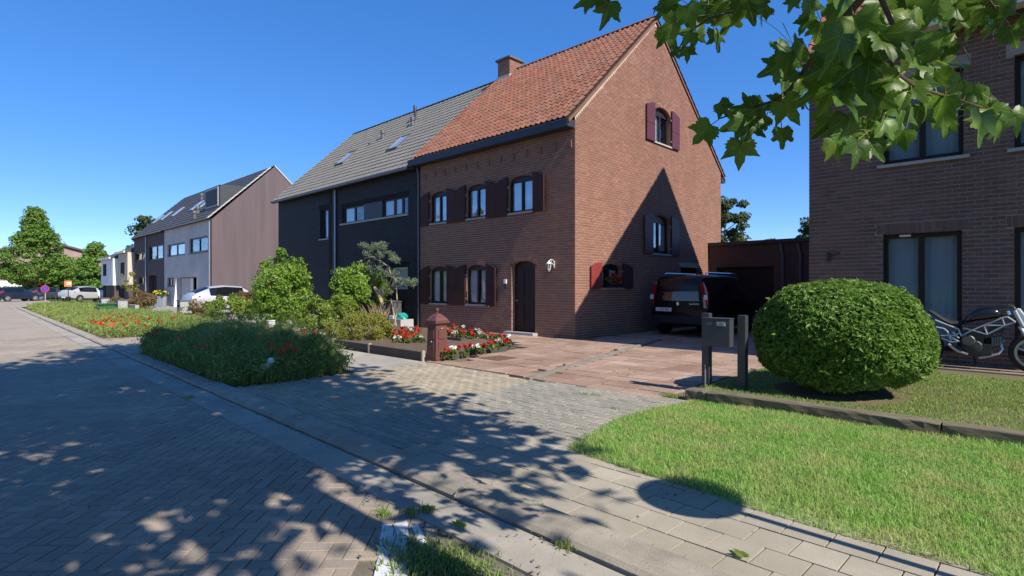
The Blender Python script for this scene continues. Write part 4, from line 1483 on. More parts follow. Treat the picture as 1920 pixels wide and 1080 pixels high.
def car(name, label, cat, loc, rz, kind, paint, group=None, detail=True):
    root = thing(name, label, cat, loc, rz if rz else 1e-6, group)
    st = ST[kind]
    V = []
    for (y, zb, zs, zt, wl, ws, wt) in st:
        half = [(0, zb), (wl * .82, zb), (wl, zb + .10), (max(wl, ws) + .012, (zb + zs) * .5 + .05), (ws + .02, zs - .08), (ws, zs), (wt + .02, zt - .07), (wt - .07, zt - .012), (0, zt + .015)]
        V.append([(x, y, z) for x, z in half] + [(-x, y, z) for x, z in half[-2:0:-1]])
    n = len(V[0])
    flat = [p for r in V for p in r]
    body, gl_side, gl_front, gl_rear = [], [], [], []
    S_ = len(st)
    sidei = (3, 4) if kind != 'van' else (2, 3, 4)
    for i in range(S_ - 1):
        for k in range(n):
            f = (i * n + k, i * n + (k + 1) % n, (i + 1) * n + (k + 1) % n, (i + 1) * n + k)
            kk = k if k < 8 else n - 1 - k
            if kk == 5 and i in sidei: gl_side.append(f)
            elif i == 5 and kk in (6, 7): gl_front.append(f)
            elif i == 2 and kk in (6, 7) and kind != 'van': gl_rear.append(f)
            else: body.append(f)
    body += [tuple(range(n)), tuple(range((S_ - 1) * n, S_ * n))]

    def part(nm, faces, mat, smooth=True):
        used = sorted({i for f in faces for i in f})
        ix = {v: i for i, v in enumerate(used)}
        mb = MB().add([flat[i] for i in used], [tuple(ix[i] for i in f) for f in faces])
        return mb.build(nm, mat, root, smooth=smooth)
    b = part('body', body, paint)
    for sg_ in (0, 1):
        part('side_window', [f for f in gl_side if (flat[f[0]][0] + flat[f[1]][0] > 0) == bool(sg_)], m_cglass)
    part('windscreen', gl_front, m_cglass)
    if gl_rear: part('rear_window', gl_rear, m_cglass)
    L2 = st[-1][0]
    w = max(s[4] for s in st)
    for wy in (-L2 * .60, L2 * .62):
        for sx in (-1, 1):
            MB().lathe([(.02, -.005), (.375, -.005), (.375, .006), (.02, .006)], (sx * (w + .012), wy, .36), 'x', 20).build('wheel_arch', m_trim, root)
            t = MB().lathe([(.2, -.11), (.31, -.11), (.335, -.08), (.335, .08), (.31, .11), (.2, .11)], (sx * (w - .07), wy, .335), 'x', 20).build('wheel', m_tyre, root, smooth=True)
            rm = MB().lathe([(.03, .0), (.21, .0), (.22, .015)], (sx * (w + .035), wy, .335), 'x', 16)
            for k in range(5):
                a = 2 * math.pi * k / 5
                rm.tube([(sx * (w + .045), wy, .335), (sx * (w + .045), wy + .19 * math.cos(a), .335 + .19 * math.sin(a))], .028, 4)
            rm.build('rim', m_rim, t)
    yr = st[1][0]
    if kind == 'van':
        MB().prism([(-.66, -2.125, 1.06), (.66, -2.125, 1.06), (.60, -2.10, 1.52), (.3, -2.095, 1.57), (-.3, -2.095, 1.57), (-.60, -2.10, 1.52)], (0, .04, 0)).build('rear_window', m_cglass, root)
        for sx in (-1, 1):
            lp = MB().prism([(sx * .80, -2.13, .86), (sx * .90, -2.06, .86), (sx * .885, -2.05, 1.30), (sx * .76, -2.09, 1.60), (sx * .70, -2.125, 1.56), (sx * .77, -2.135, 1.25)], (0, .05, 0)).build('tail_light', m_red, root)
            MB().box(sx * .86 - .05, sx * .86 + .05, -2.137, -2.10, 1.10, 1.24).build('reversing_lamp', m_clear, lp)
            MB().tube([(sx * .66, -1.7, 1.86), (sx * .66, -1.6, 1.89), (sx * .66, .4, 1.89), (sx * .66, .5, 1.84)], .022, 6).build('roof_rail', m_chrome, root)
        MB().box(-.84, .84, -2.17, -2.02, .38, .62).build('bumper', m_trim, root, bevel=.03)
        pl = MB().box(-.72, -.20, -2.140, -2.128, .74, .85).build('number_plate', m_iwhite, root)
        MB().prism([(-.05, -2.14, .97), (0, -2.14, .90), (.05, -2.14, .97), (0, -2.14, 1.04)], (0, .015, 0)).build('badge', m_chrome, root)
        text_mesh('plate_text', '1-UJP-965', .095, M('plate_red', (.25, .02, .03), .6), pl, Matrix.Translation((-.46, -2.1415, .795)) @ Matrix.Rotation(math.pi / 2, 4, 'X'), .0008)
        text_mesh('model_text', 'KANGOO', .07, m_chrome, root, Matrix.Translation((.52, -2.135, .97)) @ Matrix.Rotation(math.pi / 2, 4, 'X'), .006)
        MB().prism([(.90, .95, 1.06), (1.08, .98, 1.08), (1.08, .98, 1.26), (.92, .95, 1.24)], (0, .1, 0)).build('mirror', m_trim, root)
    else:
        for sx in (-1, 1):
            MB().prism([(sx * .45, yr - .045, .90), (sx * .86, yr + .03, .86), (sx * (w - .01), yr + .33, .98), (sx * (w - .03), yr + .38, 1.04), (sx * .80, yr + .02, 1.0)], (0, .05, .0)).build('tail_light', m_red, root)
            MB().prism([(sx * .5, L2 - .12, .66), (sx * .8, L2 - .22, .68), (sx * .84, L2 - .5, .80), (sx * .6, L2 - .25, .78)], (0, -.03, .03)).build('headlight', m_clear, root)
        MB().box(-w + .1, w - .1, yr - .10, yr + .1, .30, .56).build('bumper', m_trim, root, bevel=.03)
        MB().box(-w - .008, w + .008, -L2 * .55, L2 * .55, .26, .36).build('side_skirt', m_trim, root)
        MB().box(-.26, .26, yr - .112, yr - .1, .42, .53).build('number_plate', m_iwhite, root)
    return root


p_black = M('black_paint', (0.006, 0.006, 0.008), .35, coat=.22, spec=.25)
p_silver = M('silver_paint', (0.46, 0.47, 0.49), .35, coat=.5, metal=.2)
p_white = M('white_paint_car', (0.78, 0.79, 0.80), .3, coat=.8)
p_navy = M('navy_paint', (0.014, 0.02, 0.04), .3, coat=1.0)
p_grey = M('grey_paint', (0.035, 0.04, 0.045), .3, coat=1.0)
car('parked_van', 'shiny black van with red tail lights parked in the drive beside the red brick house', 'van', (-7.82, 17.3, .03), 0, 'van', p_black)
car('parked_car', 'silver white sports utility car behind the leafy shrubs by the black house', 'car', (-32.6, 11.2, .01), 0, 'suv', p_silver)
car('parked_car', 'dark blue car at the far end of the road, farthest left', 'car', G(30, 565), math.radians(25), 'hatch', p_navy, 'cars at the far end of the street')
car('parked_car', 'dark car parked behind the round no parking sign', 'car', G(92, 563), math.radians(20), 'hatch', p_grey, 'cars at the far end of the street')
car('parked_car', 'white car parked just right of the silver one at the end of the street', 'car', G(200, 564.5), math.radians(70), 'hatch', p_white, 'cars at the far end of the street')
car('parked_car', 'silver car parked between the trees and the white car down the street', 'car', G(163, 565.5), math.radians(28), 'suv', p_silver, 'cars at the far end of the street')

# ------------------------------------------------------------------ motorcycle against the brown house
YM = 11.72


def mp(px, py, dy=0.0):
    r = ray(px, py)
    t = (YM + dy) / r[1]
    return (t * r[0], YM + dy, CAMH + t * r[2])


moto = thing('motorcycle', 'black and silver naked motorcycle with trellis frame before the brown brick wall', 'motorcycle', (-.8, YM, .17))
m_tre = M('silver_frame', (0.50, 0.52, 0.51), .4, metal=.3)
m_eng = M('engine_metal', (0.07, 0.07, 0.07), .5, (.03, .03, .03), 20, .5, metal=.4)
m_tank = M('tank_paint', (0.008, 0.009, 0.013), .16, coat=1.0)
m_seat = M('seat_vinyl', (0.022, 0.022, 0.025), .55)
nod = {k: v for k, v in (('A', (1802.5, 630)), ('B', (1823, 619)), ('C', (1845.5, 610)), ('D', (1879, 596)), ('E', (1889, 594)), ('F', (1851, 627)), ('G', (1884, 610)), ('H', (1904, 604)), ('I', (1806, 615)), ('J', (1797, 617)), ('K', (1753, 600)))}
for side in (-.13, .13):
    mb = MB()
    for ln in ('ABCDE', 'IBF', 'CF', 'FGH', 'CG', 'DG', 'EH', 'KJA'):
        mb.tube([mp(*nod[c], side) for c in ln], .0125, 7)
    mb.build('trellis_frame', m_tre, moto, smooth=True)
mb = MB()
for p, q, w0, h in (((1748, 587), (1768, 594), .11, .03), ((1768, 595), (1790, 606), .13, .04), ((1790, 604), (1812, 606), .10, .03)):
    pass
sp = [(1743, 583, .03, .07), (1752, 588, .035, .10), (1768, 598, .04, .13), (1784, 606, .045, .14), (1798, 606, .04, .12), (1811, 604, .025, .07)]


def loft(pts, n=12):
    """pts: px, py, half height, half width"""
    V = []
    for px, py, hh, hw in pts:
        c = mp(px, py)
        for k in range(n):
            a = 2 * math.pi * k / n
            V.append((c[0], c[1] + hw * math.cos(a), c[2] + hh * math.sin(a)))
    fs = [(i * n + k, i * n + (k + 1) % n, (i + 1) * n + (k + 1) % n, (i + 1) * n + k) for i in range(len(pts) - 1) for k in range(n)]
    fs += [tuple(range(n)), tuple(range((len(pts) - 1) * n, len(pts) * n))]
    return MB().add(V, fs)


loft(sp).build('seat', m_seat, moto, smooth=True)
loft([(1806, 601, .03, .07), (1814, 598, .07, .13), (1830, 591, .10, .17), (1850, 587, .115, .19), (1866, 586, .10, .17), (1878, 589, .06, .11), (1884, 592, .02, .05)]).build('fuel_tank', m_tank, moto, smooth=True)
mb = MB().box(*[v for ab in zip(mp(1846, 581), mp(1866, 581)) for v in sorted(ab)][:2], YM - .12, YM - .10, mp(1846, 582)[2], mp(1846, 579.5)[2])
eng = MB()
c = mp(1826, 650)
eng.lathe([(.02, -.16), (.11, -.15), (.13, -.12), (.13, .12), (.11, .15), (.02, .16)], c, 'y', 18)
c2 = mp(1842, 655)
eng.box(c2[0] - .12, c2[0] + .12, YM - .14, YM + .14, c2[2] - .08, c2[2] + .09)
c3 = mp(1830, 632)
eng.box(c3[0] - .16, c3[0] + .20, YM - .11, YM + .11, c3[2] - .10, c3[2] + .10)
c4 = mp(1812, 657)
eng.box(c4[0] - .10, c4[0] + .14, YM - .12, YM + .12, c4[2] - .07, c4[2] + .06)
c5 = mp(1866, 618)
eng.box(c5[0] - .06, c5[0] + .10, YM - .09, YM + .09, c5[2] - .05, c5[2] + .05)
e_o = eng.build('engine', m_eng, moto, bevel=.01)
cl = mp(1818, 637)
MB().lathe([(.05, -.205), (.075, -.205), (.085, -.19), (.085, -.155)], cl, 'y', 18).build('clutch_cover', M('clutch_metal', (.18, .18, .18), .4, metal=.7), e_o)
cy = MB()
a0, a1 = Vector(mp(1842, 641)), Vector(mp(1882, 636))
for k in range(7):
    p = a0.lerp(a1, .15 + k * .12)
    cy.box(p.x - .012, p.x + .012, YM - .11, YM + .11, p.z - .075, p.z + .06)
cy.tube([tuple(a0), tuple(a1)], .05, 8)
cy.build('cylinder', M('fin_metal', (.16, .18, .175), .45, metal=.5), e_o)
ex = MB().tube([mp(1876, 645, -.06), mp(1880, 655, -.08), mp(1873, 663, -.1), mp(1850, 669, -.12), mp(1835, 671, -.12)], .02, 8)
ex.tube([mp(1778, 645, -.16), mp(1788, 653, -.16), mp(1798, 659, -.15), mp(1815, 664, -.14)], .022, 8)
ex.build('exhaust', M('exhaust_metal', (.55, .48, .42), .35, metal=.8), moto, smooth=True)
sf = MB()
for pts in (((1755, 613), (1770, 616), (1777, 622), (1780, 630), (1797, 640)), ((1764, 629), (1790, 629), (1800, 624)), ((1765, 634), (1785, 641), (1800, 640)), ((1786, 622), (1798, 634)), ((1780, 630), (1783, 637), (1790, 634))):
    sf.tube([mp(*p, -.14) for p in pts], .012, 6)
sf.build('subframe', m_tre, moto, smooth=True)
fk = MB()
wc = Vector(mp(1941, 656))
for dy in (-.1, .1):
    fk.tube([(mp(1903, 582)[0], YM + dy, mp(1903, 582)[2]), (mp(1919, 612)[0], YM + dy, mp(1919, 612)[2])], .032, 10)
    fk.tube([(mp(1912, 606)[0], YM + dy, mp(1919, 612)[2]), (wc.x, YM + dy, wc.z)], .022, 10)
fk.build('fork', m_tre, moto, smooth=True)
MB().prism([mp(1903, 580, -.12), mp(1911, 578, -.12), mp(1922, 592, -.12), mp(1926, 612, -.12), mp(1918, 614, -.12)], (0, .24, 0)).build('nose_fairing', m_iwhite, moto, bevel=.012)
hb = MB().tube([mp(1897, 571, -.34), mp(1901, 574, -.2), mp(1902, 580, -.05), mp(1902, 580, .05), mp(1901, 574, .2), mp(1897, 571, .34)], .013, 7)
hb.lathe([(.02, -.40), (.02, -.28)], mp(1896, 571), 'y', 8)
hb.tube([mp(1890, 583, -.1), mp(1893, 590, -.1)], .025, 7)
hb.build('handlebar', m_chrome, moto, smooth=True)
for cx in (wc.x, wc.x - 1.42):
    t = MB().lathe([(.235, -.055), (.29, -.055), (.315, -.02), (.315, .02), (.29, .055), (.235, .055), (.235, -.055)], (cx, YM, .135 + .34), 'y', 28, cap=False).build('wheel', m_tyre, moto, smooth=True)
    r_ = MB().lathe([(.205, -.058), (.24, -.058), (.24, .058), (.205, .058), (.205, -.058)], (cx, YM, .475), 'y', 28, cap=False)
    r_.lathe([(.03, -.07), (.045, -.05), (.045, .05), (.03, .07)], (cx, YM, .475), 'y', 12)
    for k in range(5):
        a = 2 * math.pi * k / 5 + .3
        r_.tube([(cx, YM, .475), (cx + .22 * math.cos(a), YM, .475 + .22 * math.sin(a))], .018, 6)
    r_.build('rim', m_rim, t)
MB().tube([mp(1826, 668), mp(1829, 682, -.08), mp(1832, 688, -.12)], .012, 6).build('side_stand', m_trim, moto)
brd = MB().box(-2.4, 1.0, YM - .25, YM + .25, .13, .162)
tag(brd.build('ground_board', M('weathered_board', (.30, .22, .16), .85, (.2, .15, .11), 8, .5, stretch=(.2, 3, 3), bump=.3)), 'weathered board lying under the motorcycle', 'board')

# ------------------------------------------------------------------ letterbox with two posts
mlb = M('anthracite_paint', (0.045, 0.05, 0.058), .45, spec=.6, fine=.05)
lb = thing('letterbox', 'anthracite letterbox on two square posts beside the clipped bush', 'letterbox', (-3.15, 7.36, .08))
for x0, y0, zt in ((-3.455, 7.40, 1.135), (-2.965, 7.42, 1.12)):
    MB().box(x0, x0 + .105, y0, y0 + .105, .02, zt).build('post', mlb, lb, bevel=.004)
MB().box(-3.40, -3.015, 7.285, 7.445, .69, 1.065).build('box', mlb, lb, bevel=.004)
MB().box(-3.405, -3.008, 7.278, 7.452, 1.066, 1.078).build('lid', M('lid_metal', (.06, .062, .066), .3, spec=.6), lb)
npl = MB().box(-3.185, -3.07, 7.276, 7.284, .975, 1.03).build('name_plate', M('plate', (.42, .44, .45), .4), lb)
mtx = M('print_dark', (.06, .06, .06), .6)
for z, w_ in ((1.015, .06), (1.0, .07), (.988, .05)):
    MB().box(-3.128 - w_ / 2, -3.128 + w_ / 2, 7.2745, 7.2762, z - .002, z + .002).build('print_line', mtx, npl)
text_mesh('number', '189', .065, M('number_grey', (.20, .21, .22), .5), lb, Matrix.Translation((-3.30, 7.283, 1.0)) @ Matrix.Rotation(math.pi / 2, 4, 'X'), .002)
MB().tube([(-3.395, 7.385, .09), (-3.395, 7.385, .42)], .009, 6).build('cable_duct', m_zinc, lb)

# ------------------------------------------------------------------ cast iron letterbox pillar
mci = M('red_brown_iron', (0.135, 0.055, 0.045), .5, (.11, .046, .04), 4, .4, fine=.08, bump=.15)
pc = (-8.72, 6.88)
pil = thing('letterbox_pillar', 'red brown cast iron letterbox pillar with a domed cap and ball finial', 'letterbox', (pc[0], pc[1], 0))


def sq(mb, w0, w1, z0, z1):
    a, b = w0 / 2, w1 / 2
    x, y = pc
    mb.add([(x - a, y - a, z0), (x + a, y - a, z0), (x + a, y + a, z0), (x - a, y + a, z0), (x - b, y - b, z1), (x + b, y - b, z1), (x + b, y + b, z1), (x - b, y + b, z1)],
           [(3, 2, 1, 0), (4, 5, 6, 7), (0, 1, 5, 4), (1, 2, 6, 5), (2, 3, 7, 6), (3, 0, 4, 7)])
    return mb


sq(MB(), .34, .34, .02, .06).build('base', mci, pil, bevel=.006)
bd = sq(MB(), .31, .27, .06, .74).build('shaft', mci, pil, bevel=.006)
for (w_, z0, z1) in ((.17, .13, .42), (.17, .47, .66)):
    MB().box(pc[0] - w_ / 2, pc[0] + w_ / 2, pc[1] - .158, pc[1] - .140, z0, z1).build('door_panel', mci, bd, bevel=.005)
    MB().box(pc[0] + .140, pc[0] + .158, pc[1] - w_ / 2, pc[1] + w_ / 2, z0, z1).build('side_panel', mci, bd, bevel=.005)
MB().lathe([(.005, -.02), (.014, -.018), (.014, .0)], (pc[0] + .02, pc[1] - .155, .42), 'y', 8).build('lock', m_hinge, bd)
MB().tube([(pc[0] + .15, pc[1] + .02, .70), (pc[0] + .17, pc[1] + .02, .69), (pc[0] + .15, pc[1] - .02, .67)], .008, 6).build('ring', m_hinge, bd)
cp = MB()
sq(cp, .28, .36, .74, .78)
sq(cp, .36, .36, .78, .83)
sq(cp, .34, .24, .83, .90)
sq(cp, .24, .09, .90, .97)
cp.build('cap', mci, pil, bevel=.005)
MB().lathe([(.02, .97), (.03, .985), (.018, 1.0), (.03, 1.02), (.036, 1.045), (.028, 1.07), (.008, 1.082)], (pc[0], pc[1], 0), 'z', 12).build('finial', mci, pil, smooth=True)

# ------------------------------------------------------------------ timber edgings
m_beam = M('weathered_oak', (0.20, 0.165, 0.11), .9, (0.10, 0.085, 0.06), 3, .8, stretch=(.5, 6, 6), bump=.9, bscale=14, fine=.25, fscale=40)


def beam(name, lab, x0, x1, y0, z0, z1, wd, seg=14, grp=None):
    V, n = [], 8
    g = random.Random(int(abs(x0) * 100))
    for i in range(seg + 1):
        x = x0 + (x1 - x0) * i / seg
        e = 1 - .05 * (i in (0, seg))
        for (a, b) in ((-1, -1), (1, -1), (1, 0), (1, .8), (.8, 1), (-.8, 1), (-1, .8), (-1, 0)):
            V.append((x + g.gauss(0, .006) * (0 < i < seg), y0 + wd / 2 + a * wd / 2 * e + g.gauss(0, .004), (z0 + z1) / 2 + b * (z1 - z0) / 2 * e + g.gauss(0, .0035)))
    fs = [(i * n + k, i * n + (k + 1) % n, (i + 1) * n + (k + 1) % n, (i + 1) * n + k) for i in range(seg) for k in range(n)]
    fs += [tuple(range(n)), tuple(range(seg * n, seg * n + n))]
    o = MB().add(V, fs).build(name, m_beam)
    return tag(o, lab, 'timber', grp)


gb = 'old beams edging the front lawn'
beam('timber_beam', 'short end of weathered beam at the corner beside the letterbox posts', -3.42, -3.13, 6.83, .0, .155, .20, 5, gb)
beam('timber_beam', 'long weathered oak beam edging the lawn in front of the clipped bush', -3.11, -.74, 6.80, .0, .165, .19, 20, gb)
beam('timber_beam', 'weathered beam continuing the lawn edging to the right frame edge', -.72, 2.2, 6.82, .0, .165, .19, 16, gb)
m_board = M('dark_board', (0.085, 0.075, 0.06), .9, (0.05, 0.045, 0.035), 3, .7, stretch=(.6, 4, 4), bump=.5, bscale=20, fine=.2)
ed = thing('bed_edging', 'low dark concrete board edging along the front of the flower bed', 'edging', (-12, 6.7, 0))
for a, b in ((-16.3, -12.72), (-12.66, -11.0), (-10.94, -8.96)):
    ya, yb = 6.80 - (a + 16.3) * .018, 6.80 - (b + 16.3) * .018
    MB().prism([(a, ya, 0), (b, yb, 0), (b, yb + .045, 0), (a, ya + .045, 0)], (0, 0, .20)).build('board', m_board, ed)
for x in (-12.69, -10.97, -8.93):
    y = 6.80 - (x + 16.3) * .018
    MB().box(x - .025, x + .025, y - .012, y + .06, 0, .23).build('post', m_kerb, ed)
e2 = thing('bed_edging', 'low board edging on the right side of the flower bed by the flagstones', 'edging', (-8.9, 8.3, 0))
for (a, b) in (((-8.70, 7.15), (-8.98, 9.42)), ((-8.98, 9.44), (-11.28, 11.35))):
    d = Vector((b[0] - a[0], b[1] - a[1], 0)).normalized()
    s = Vector((-d.y, d.x, 0)) * .03
    MB().prism([(a[0], a[1], 0), (b[0], b[1], 0), (b[0] + s.x, b[1] + s.y, 0), (a[0] + s.x, a[1] + s.y, 0)], (0, 0, .13)).build('board', m_board, e2)
for k, (px, py, ln, lab) in enumerate(((868, 626, 1.3, 'farther'), (850, 638, .9, 'nearer'))):
    p = G(px, py, .1)
    o = MB().box(p[0] - ln, p[0] + .3, p[1], p[1] + .05, .08, .17).build('bed_step', m_board)
    tag(o, lab + ' low dark board stepping the flower bed behind the letterbox pillar', 'board')

# ------------------------------------------------------------------ smaller things of the gardens
def grow(o):
    return o


m_stone = M('grey_stone', (0.40, 0.40, 0.39), .8, (.30, .30, .29), 3, .5, fine=.1)
p = G(440, 722)
bol = thing('leaning_post', 'short white post leaning over in the shaded poppies', 'post', (p[0], p[1] + .25, 0))
mb = MB().tube([(p[0], p[1] + .25, .0), (p[0] + .30, p[1] + .42, .36)], [.055, .055], 10)
mb.build('post_body', m_white, bol)
mb = MB().lathe([(.057, -.02), (.05, .02), (.03, .04)], (p[0] + .305, p[1] + .423, .365), 'z', 10)
mb.build('post_top', m_white, bol)
p = G(541, 640)
wp = thing('white_post', 'low square white marker post at the end of the bed edging', 'post', (-15.9, 6.55, 0))
MB().box(-16.0, -15.82, 6.46, 6.64, 0, .52).build('shaft', m_white, wp, bevel=.01)
MB().box(-16.01, -15.81, 6.45, 6.65, .52, .55).build('cap', m_white, wp, bevel=.008)

pw = thing('planter_wall', 'low pale planter wall under the dark window of the black house', 'planter', (-17.7, 11.9, 0))
for (a, b, c, d) in ((-18.2, -17.0, 11.72, 11.82), (-17.1, -17.0, 11.82, 12.3), (-18.2, -18.1, 11.82, 12.3)):
    MB().box(a, b, c, d, 0, .30).build('slab', m_stone, pw)
gbn = thing('waste_bin', 'grey wheeled waste bin against the black wall', 'bin', (-18.0, 12.15, 0))
MB().prism([(-18.25, 11.95, .1), (-17.8, 11.95, .1), (-17.75, 11.9, .92), (-18.3, 11.9, .92)], (0, .4, 0)).build('body', m_zinc_d, gbn, bevel=.02)
MB().prism([(-18.33, 11.86, .92), (-17.72, 11.86, .92), (-17.72, 11.86, .96), (-18.33, 11.86, .98)], (0, .48, 0)).build('lid', m_zinc_d, gbn, bevel=.01)
for x in (-18.2, -17.85):
    MB().lathe([(.1, -.03), (.1, .03)], (x, 12.3, .1), 'x', 12).build('wheel', m_tyre, gbn)
bg = bmesh.new()
bmesh.ops.create_icosphere(bg, subdivisions=3, radius=1)
g_ = random.Random(4)
for v in bg.verts:
    k = 1 + .12 * math.sin(v.co.x * 5) * math.cos(v.co.y * 4 + v.co.z * 6)
    v.co = Vector((v.co.x * .30, v.co.y * .20, max(-.12, v.co.z * .17))) * k
me = bpy.data.meshes.new('bag')
bg.to_mesh(me)
bg.free()
me.transform(Matrix.Translation((-17.38, 12.02, .36)))
o = link('plastic_bag', me, M('teal_plastic', (.03, .33, .30), .35, (.02, .25, .24), 6, .5, bump=.6, bscale=12))
tag(o, 'crumpled teal plastic bag on the pale planter wall', 'bag')
o = MB().box(-17.98, -17.68, 11.86, 12.06, .20, .42).build('white_box', m_iwhite, bevel=.02)
tag(o, 'small white plastic tub beside the teal bag', 'tub')
gs = thing('grey_stone_block', 'grey garden stone standing between the two leafy shrubs', 'stone', (-20.2, 11.0, 0))
MB().box(-20.5, -20.1, 10.9, 11.2, 0, .75).build('block', m_zinc_d, gs, bevel=.05)
MB().box(-20.6, -19.6, 10.75, 11.25, 0, .18).build('foot', m_stone, gs, bevel=.03)

def pillar(px, py, w, d, h, lab, mat, name='letterbox_pillar', cat='letterbox'):
    p = G(px, py)
    t = thing(name, lab, cat, p)
    MB().box(p[0] - w / 2, p[0] + w / 2, p[1] - d / 2, p[1] + d / 2, 0, h).build('block', mat, t, bevel=.01)
    MB().box(p[0] - w / 2 - .02, p[0] + w / 2 + .02, p[1] - d / 2 - .02, p[1] + d / 2 + .02, h, h + .05).build('cap', m_zinc_d, t)
    MB().box(p[0] - w * .35, p[0] + w * .35, p[1] - d / 2 - .012, p[1] - d / 2 + .01, h * .7, h * .82).build('slot', m_dark, t)
    return t


pillar(343, 601, .5, .35, .86, 'grey concrete letterbox block in front of the silver white car', m_stone)
pillar(228, 594, .55, .4, .82, 'grey concrete letterbox block beside the low white wall', m_stone)
pillar(196, 585, .6, .4, .8, 'grey concrete block left of the red leaved plants', m_stone)
p = G(246, 588)
o = MB().box(p[0] - .9, p[0] + .9, p[1], p[1] + .2, 0, .5).build('low_wall', m_stone, bevel=.02)
tag(o, 'low whitish garden wall holding a small staked tree', 'wall')
p = (-32.8, 5.6, 0)
gb_ = thing('waste_container', 'green plastic waste container standing in the poppy verge', 'container', p)
mg = M('green_plastic', (.03, .13, .05), .45, (.025, .10, .04), 3, .4)
MB().prism([(p[0] - .36, p[1] - .3, .02), (p[0] + .36, p[1] - .3, .02), (p[0] + .45, p[1] - .36, .64), (p[0] - .45, p[1] - .36, .64)], (0, .65, 0)).build('tub', mg, gb_, bevel=.03)
MB().box(p[0] - .5, p[0] + .5, p[1] - .42, p[1] + .38, .64, .70).build('rim', mg, gb_, bevel=.02)
MB().box(p[0] + .1, p[0] + .3, p[1] - .40, p[1] - .365, .50, .60).build('sticker', m_iwhite, gb_)
# green chair, four tall pots with yellow flowers, sign posts
p = G(283, 574)
ch = thing('garden_chair', 'green garden chair outside the dark terraced house', 'chair', p)
mgc = M('green_chair', (.06, .16, .06), .6)
MB().box(p[0] - .45, p[0] + .45, p[1] - .4, p[1] + .4, .42, .5).build('seat', mgc, ch)
MB().box(p[0] - .45, p[0] + .45, p[1] + .34, p[1] + .42, .5, 1.1).build('backrest', mgc, ch)
for sx in (-.4, .4):
    for sy in (-.35, .35):
        MB().box(p[0] + sx - .04, p[0] + sx + .04, p[1] + sy - .04, p[1] + sy + .04, 0, .42).build('leg', mgc, ch)
mpot = M('blue_grey_pot', (.22, .26, .30), .5)
myel = M('yellow_flower', (.62, .48, .03), .7, rand=.2)
mleafp = M('pot_leaf', (.06, .11, .025), .7, rand=.3)
for k in range(4):
    q = G(293 + k * 4.6, 574.5)
    pt = thing('flower_pot', ['leftmost', 'second from left', 'third from left', 'rightmost'][k] + ' of four tall blue grey pots with yellow flowers', 'pot', q, group='tall pots by the terrace')
    MB().lathe([(.16, 0), (.2, .03), (.24, .78), (.26, .8)], q, 'z', 12).build('pot', mpot, pt, smooth=True)
    P, Nn = clumps((q[0], q[1], .95), (.28, .28, .2), 8, 120, .1, seed=40 + k)
    link('leaves', leaf_mesh('leaves', P, .12, Nn, seed=k), mleafp, pt)
    P, Nn = clumps((q[0], q[1], 1.02), (.26, .26, .18), 6, 40, .08, seed=60 + k)
    link('flowers', leaf_mesh('flowers', P, .10, Nn, aspect=.9, seed=k), myel, pt)
p = G(85, 567)
sg = thing('round_sign', 'round blue no parking sign with red rim on a post', 'sign', p)
zc = CAMH - (541.5 - 538) / FPX * math.hypot(p[0], p[1]) * .75
MB().tube([p, (p[0], p[1], zc + .4)], .04, 8).build('post', m_stone, sg)
fx = Matrix.Translation((p[0] + .05, p[1] - .03, zc)) @ Matrix.Rotation(math.radians(-12), 4, 'Z')


def disc(nm, r, x0, x1, mat):
    mb = MB().lathe([(r, x0), (r, x1)], (0, 0, 0), 'x', 24)
    me = mb.mesh(nm)
    me.transform(fx)
    return link(nm, me, mat, sg)


disc('rim', .34, 0, .03, M('sign_red', (.50, .02, .03), .4))
disc('face', .27, .031, .04, M('sign_blue', (.03, .06, .42), .4))
mb = MB().prism([(.045, -.21, .16), (.045, -.16, .21), (.045, .21, -.16), (.045, .16, -.21)], (.01, 0, 0))
me = mb.mesh('slash')
me.transform(fx)
link('slash', me, bpy.data.materials['sign_red'], sg)
p = G(128, 570)
sg = thing('square_sign', 'small orange and white square sign on a thin dark post', 'sign', p)
MB().tube([p, (p[0], p[1], 2.05)], .035, 8).build('post', m_anth, sg)
MB().box(p[0] + .04, p[0] + .07, p[1] - .28, p[1] + .24, 1.52, 2.05).build('panel', M('orange_sign', (.62, .20, .07), .5), sg)
MB().box(p[0] + .071, p[0] + .08, p[1] - .12, p[1] + .18, 1.70, 1.92).build('symbol', m_iwhite, sg)
# round sign whose shadow falls on the pavement; the sign itself stands right of the frame
sx, sy = 0.75, 3.535
rs = thing('round_traffic_sign', 'round traffic sign on a grey post whose shadow lies across the pavement', 'sign', (sx, sy, 0))
MB().tube([(sx, sy, 0), (sx, sy, 2.55)], .03, 10).build('post', m_zinc, rs, smooth=True)
MB().lathe([(.33, -.012), (.335, 0), (.33, .012)], (sx - .045, sy, 2.28), 'x', 32).build('disc', m_iwhite, rs)

